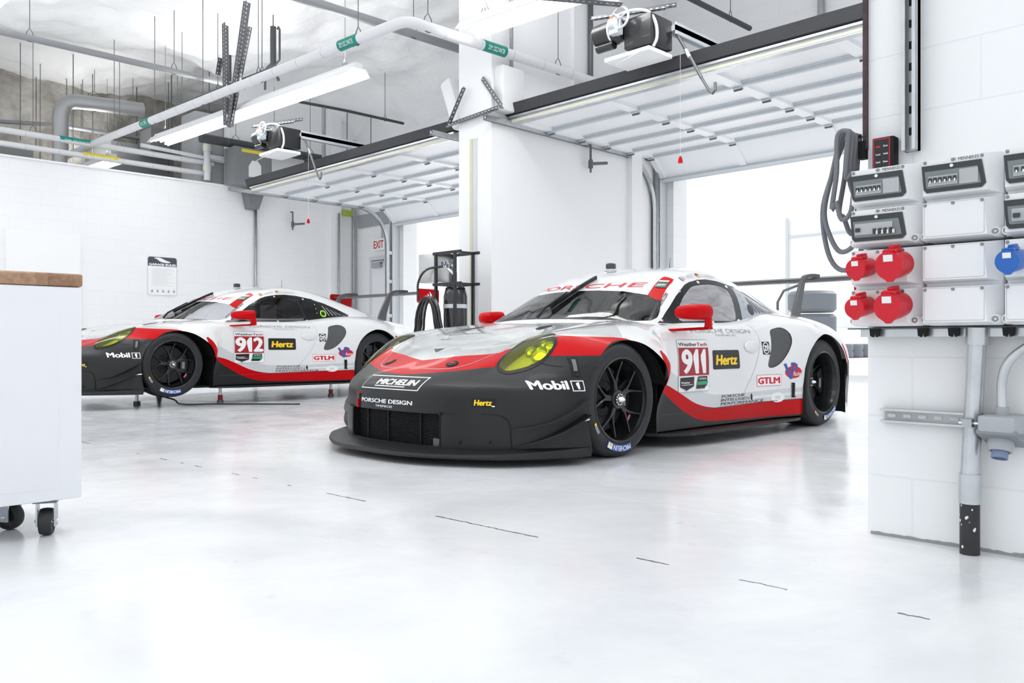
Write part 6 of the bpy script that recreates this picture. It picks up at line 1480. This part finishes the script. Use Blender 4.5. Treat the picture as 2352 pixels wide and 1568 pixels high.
# ---------------- gas bottle trolley in front of the column
gt = empty('gas_bottle_trolley', (-6.47, 5.50, 0), label='black trolley with gas bottle and steel box in front of the column', cat='trolley')
TB = mat('trolley_black', (.025, .026, .03), .4)
fr_ = MB()
for (x, y) in ((-.02, -.12), (-.02, .12), (.27, -.12), (.27, .12)): fr_.box(x-.013, x+.013, y-.013, y+.013, .12, 1.54, TB)
for z in (.14, 1.22, 1.53):
    for y in (-.12, .12): fr_.box(-.06, .36, y-.011, y+.011, z-.014, z+.014, TB)
    for x in (-.02, .27): fr_.box(x-.011, x+.011, -.119, .119, z-.012, z+.012, TB)
fr_.build('trolley_frame', gt)
MB().bbox(-.30, -.04, -.12, .12, 1.25, 1.54, mat('stainless', (.60, .60, .60), .35, metal=.7), .006).build('steel_box', gt, label='stainless steel box')
bt = MB().lathe([(0, .16), (.115, .16), (.120, .20), (.120, 1.10), (.10, 1.18), (.05, 1.235), (.03, 1.24), (0, 1.24)], mat('bottle_black', (.018, .019, .022), .2, coat=.5), o=(.14, 0, 0), n=40).build('gas_bottle', gt)
MB().lathe([(.122, .98), (.124, .98), (.124, 1.02), (.122, 1.02)], FIL, o=(.14, 0, 0), n=40).build('strap', bt)
rg = MB().lathe([(0, 1.24), (.02, 1.24), (.02, 1.34), (0, 1.34)], CHROME, o=(.14, 0, 0), n=16).tube([(.14, -.02, 1.32), (.06, -.07, 1.41)], .014, CHROME, n=10).tube([(.14, -.02, 1.32), (.20, -.10, 1.40)], .012, CHROME, n=10)
for (a, b, c_) in ((.06, -.08, 1.43), (.15, -.09, 1.40), (.21, -.08, 1.43)):
    rg.lathe([(0, -.02), (.022, -.02), (.025, 0), (.022, .015), (0, .015)], mat('gauge_blue_grey', (.10, .11, .15), .3), o=(a, b, c_), axis='y', n=20).lathe([(.022, -.023), (.026, -.023), (.026, -.012), (.022, -.012)], CHROME, o=(a, b, c_), axis='y', n=20)
rg.build('regulator', bt, label='chrome regulator with gauges')
for x in (.0, .25): MB().lathe([(0, -.02), (.07, -.02), (.08, -.01), (.08, .01), (.07, .02), (0, .02)], BT, o=(x, -.155, .08), axis='y', n=28).build('trolley_wheel', gt)
HS = mat('hose_black', (.012, .013, .015), .25, coat=.4)
for i in range(7):
    w_ = .13+.022*(i % 3); dx = -.07+.014*i; zb = .40+.05*(i % 4)
    pts = [(dx+w_*math.cos(q*PI/12)*(1.0 if math.sin(q*PI/12) > 0 else 1.15), -.20-.012*(i % 3), (zb+1.09)/2+(1.09-zb)/2*math.sin(q*PI/12)) for q in range(24)]
    MB().tube(pts, .013, HS, n=8, closed=True).build('coiled_hose', gt)
MB().tube(smooth_poly([(.06, -.10, 1.40), (-.10, -.18, 1.37), (-.18, -.22, 1.24), (-.17, -.22, 1.05)], 5, False), .012, HS, n=8).build('feed_hose', gt)

# ---------------- air jacks and their shadows' owners under the raised car
for (x, y, lb, rd) in ((.74, .62, 'air jack leg behind the front wheel of the raised car, red collar', 1), (.28, -.06, 'air jack leg under the nose of the raised car', 0), (.74, 2.02, 'air jack leg ahead of the rear wheel of the raised car, red collar', 1), (-.70, .62, 'air jack leg on the far side of the raised car', 1)):
    c_ = math.cos(.0441); s_ = math.sin(.0441); X = -9.1732+c_*x-s_*y; Y = 3.4056+s_*x+c_*y
    j = MB().tube([(X, Y, 0), (X, Y, .03)], .035, STEELD, n=14).tube([(X, Y, .03), (X, Y, .168)], .017, GAL, n=14)
    if rd: j.tube([(X, Y, .03), (X, Y, .085)], .026, mat('jack_red', (.30, .012, .015), .4), n=14)
    tag(j.build('air_jack'), lb, 'jack')
tag(MB().tube(smooth_poly([(-8.55, 3.45, .10), (-8.42, 3.55, .06), (-8.40, 3.62, .012), (-8.2, 3.9, .010), (-7.6, 4.5, .010)], 5, False), .008, HS, n=8).build('air_hose'), 'thin black hose on the floor beside the raised front wheel', 'hose')

# ---------------- outside
tyr = mat('wrapped_tyre_grey', (.17, .185, .21), .45)
tr_ = empty('wheel_trolley', (-5.75, 12.0, 0), label='trolley of grey wrapped wheels outside behind the nearer car', cat='wheel trolley')
for zz in (.98, 1.33):
    for xx in (.0, .42):
        pass
for zz in (.50, .90, 1.24): MB().lathe([(0, -.155), (.30, -.155), (.345, -.11), (.345, .11), (.30, .155), (0, .155)], tyr, o=(.05, 0, zz), n=36).build('wrapped_wheel', tr_)
MB().tube([(-.45, -.1, .2), (-.45, -.1, 1.25), (-.35, -.1, 1.42), (-.1, -.1, 1.5)], .02, STEELD, n=8).box(-.42, .45, -.3, .3, .28, .33, STEELD).box(-.42, -.38, -.3, -.26, 0, .3, STEELD).box(.4, .45, -.3, -.26, 0, .3, STEELD).box(-.42, -.38, .26, .3, 0, .3, STEELD).box(.4, .45, .26, .3, 0, .3, STEELD).build('trolley_frame', tr_)
tt = MB()
for k in range(5): tt.lathe([(0, 0), (.42, 0), (.46, .06), (.46, .20), (.42, .26), (.42, .28), (.46, .34), (.46, .50), (.42, .55), (0, .55)], tyr, o=(-14.45, 33.0+k*.95, 0), n=24)
tag(tt.build('tyre_barrier'), 'low dark grey tyre barrier far outside at the right door', 'barrier')
wt = empty('white_trailer', (-5.2, 15.0, 0), label='white trailer parked outside beyond the right door', cat='trailer')
TW = mat('trailer_white', (.86, .87, .88), .4)
MB().bbox(-2.4, 6, 0, 2.5, .9, 3.0, TW, .05).build('trailer_body', wt); MB().box(-2.42, 6, -.02, 0, 2.62, 2.66, FIL).box(-2.44, -2.38, -.03, 0, .9, 3.0, FIL).build('trailer_trim', wt)
for xx in (-.55, 5.4): MB().box(xx-.04, xx+.04, .05, .13, 0, .92, FIL).build('trailer_leg', wt)
for xx in (3.2, 4.3): MB().lathe([(0, -.12), (.42, -.12), (.45, -.06), (.45, .10), (.42, .12), (0, .12)], RUBBER, o=(xx, .1, .45), axis='y', n=28).build('trailer_wheel', wt)
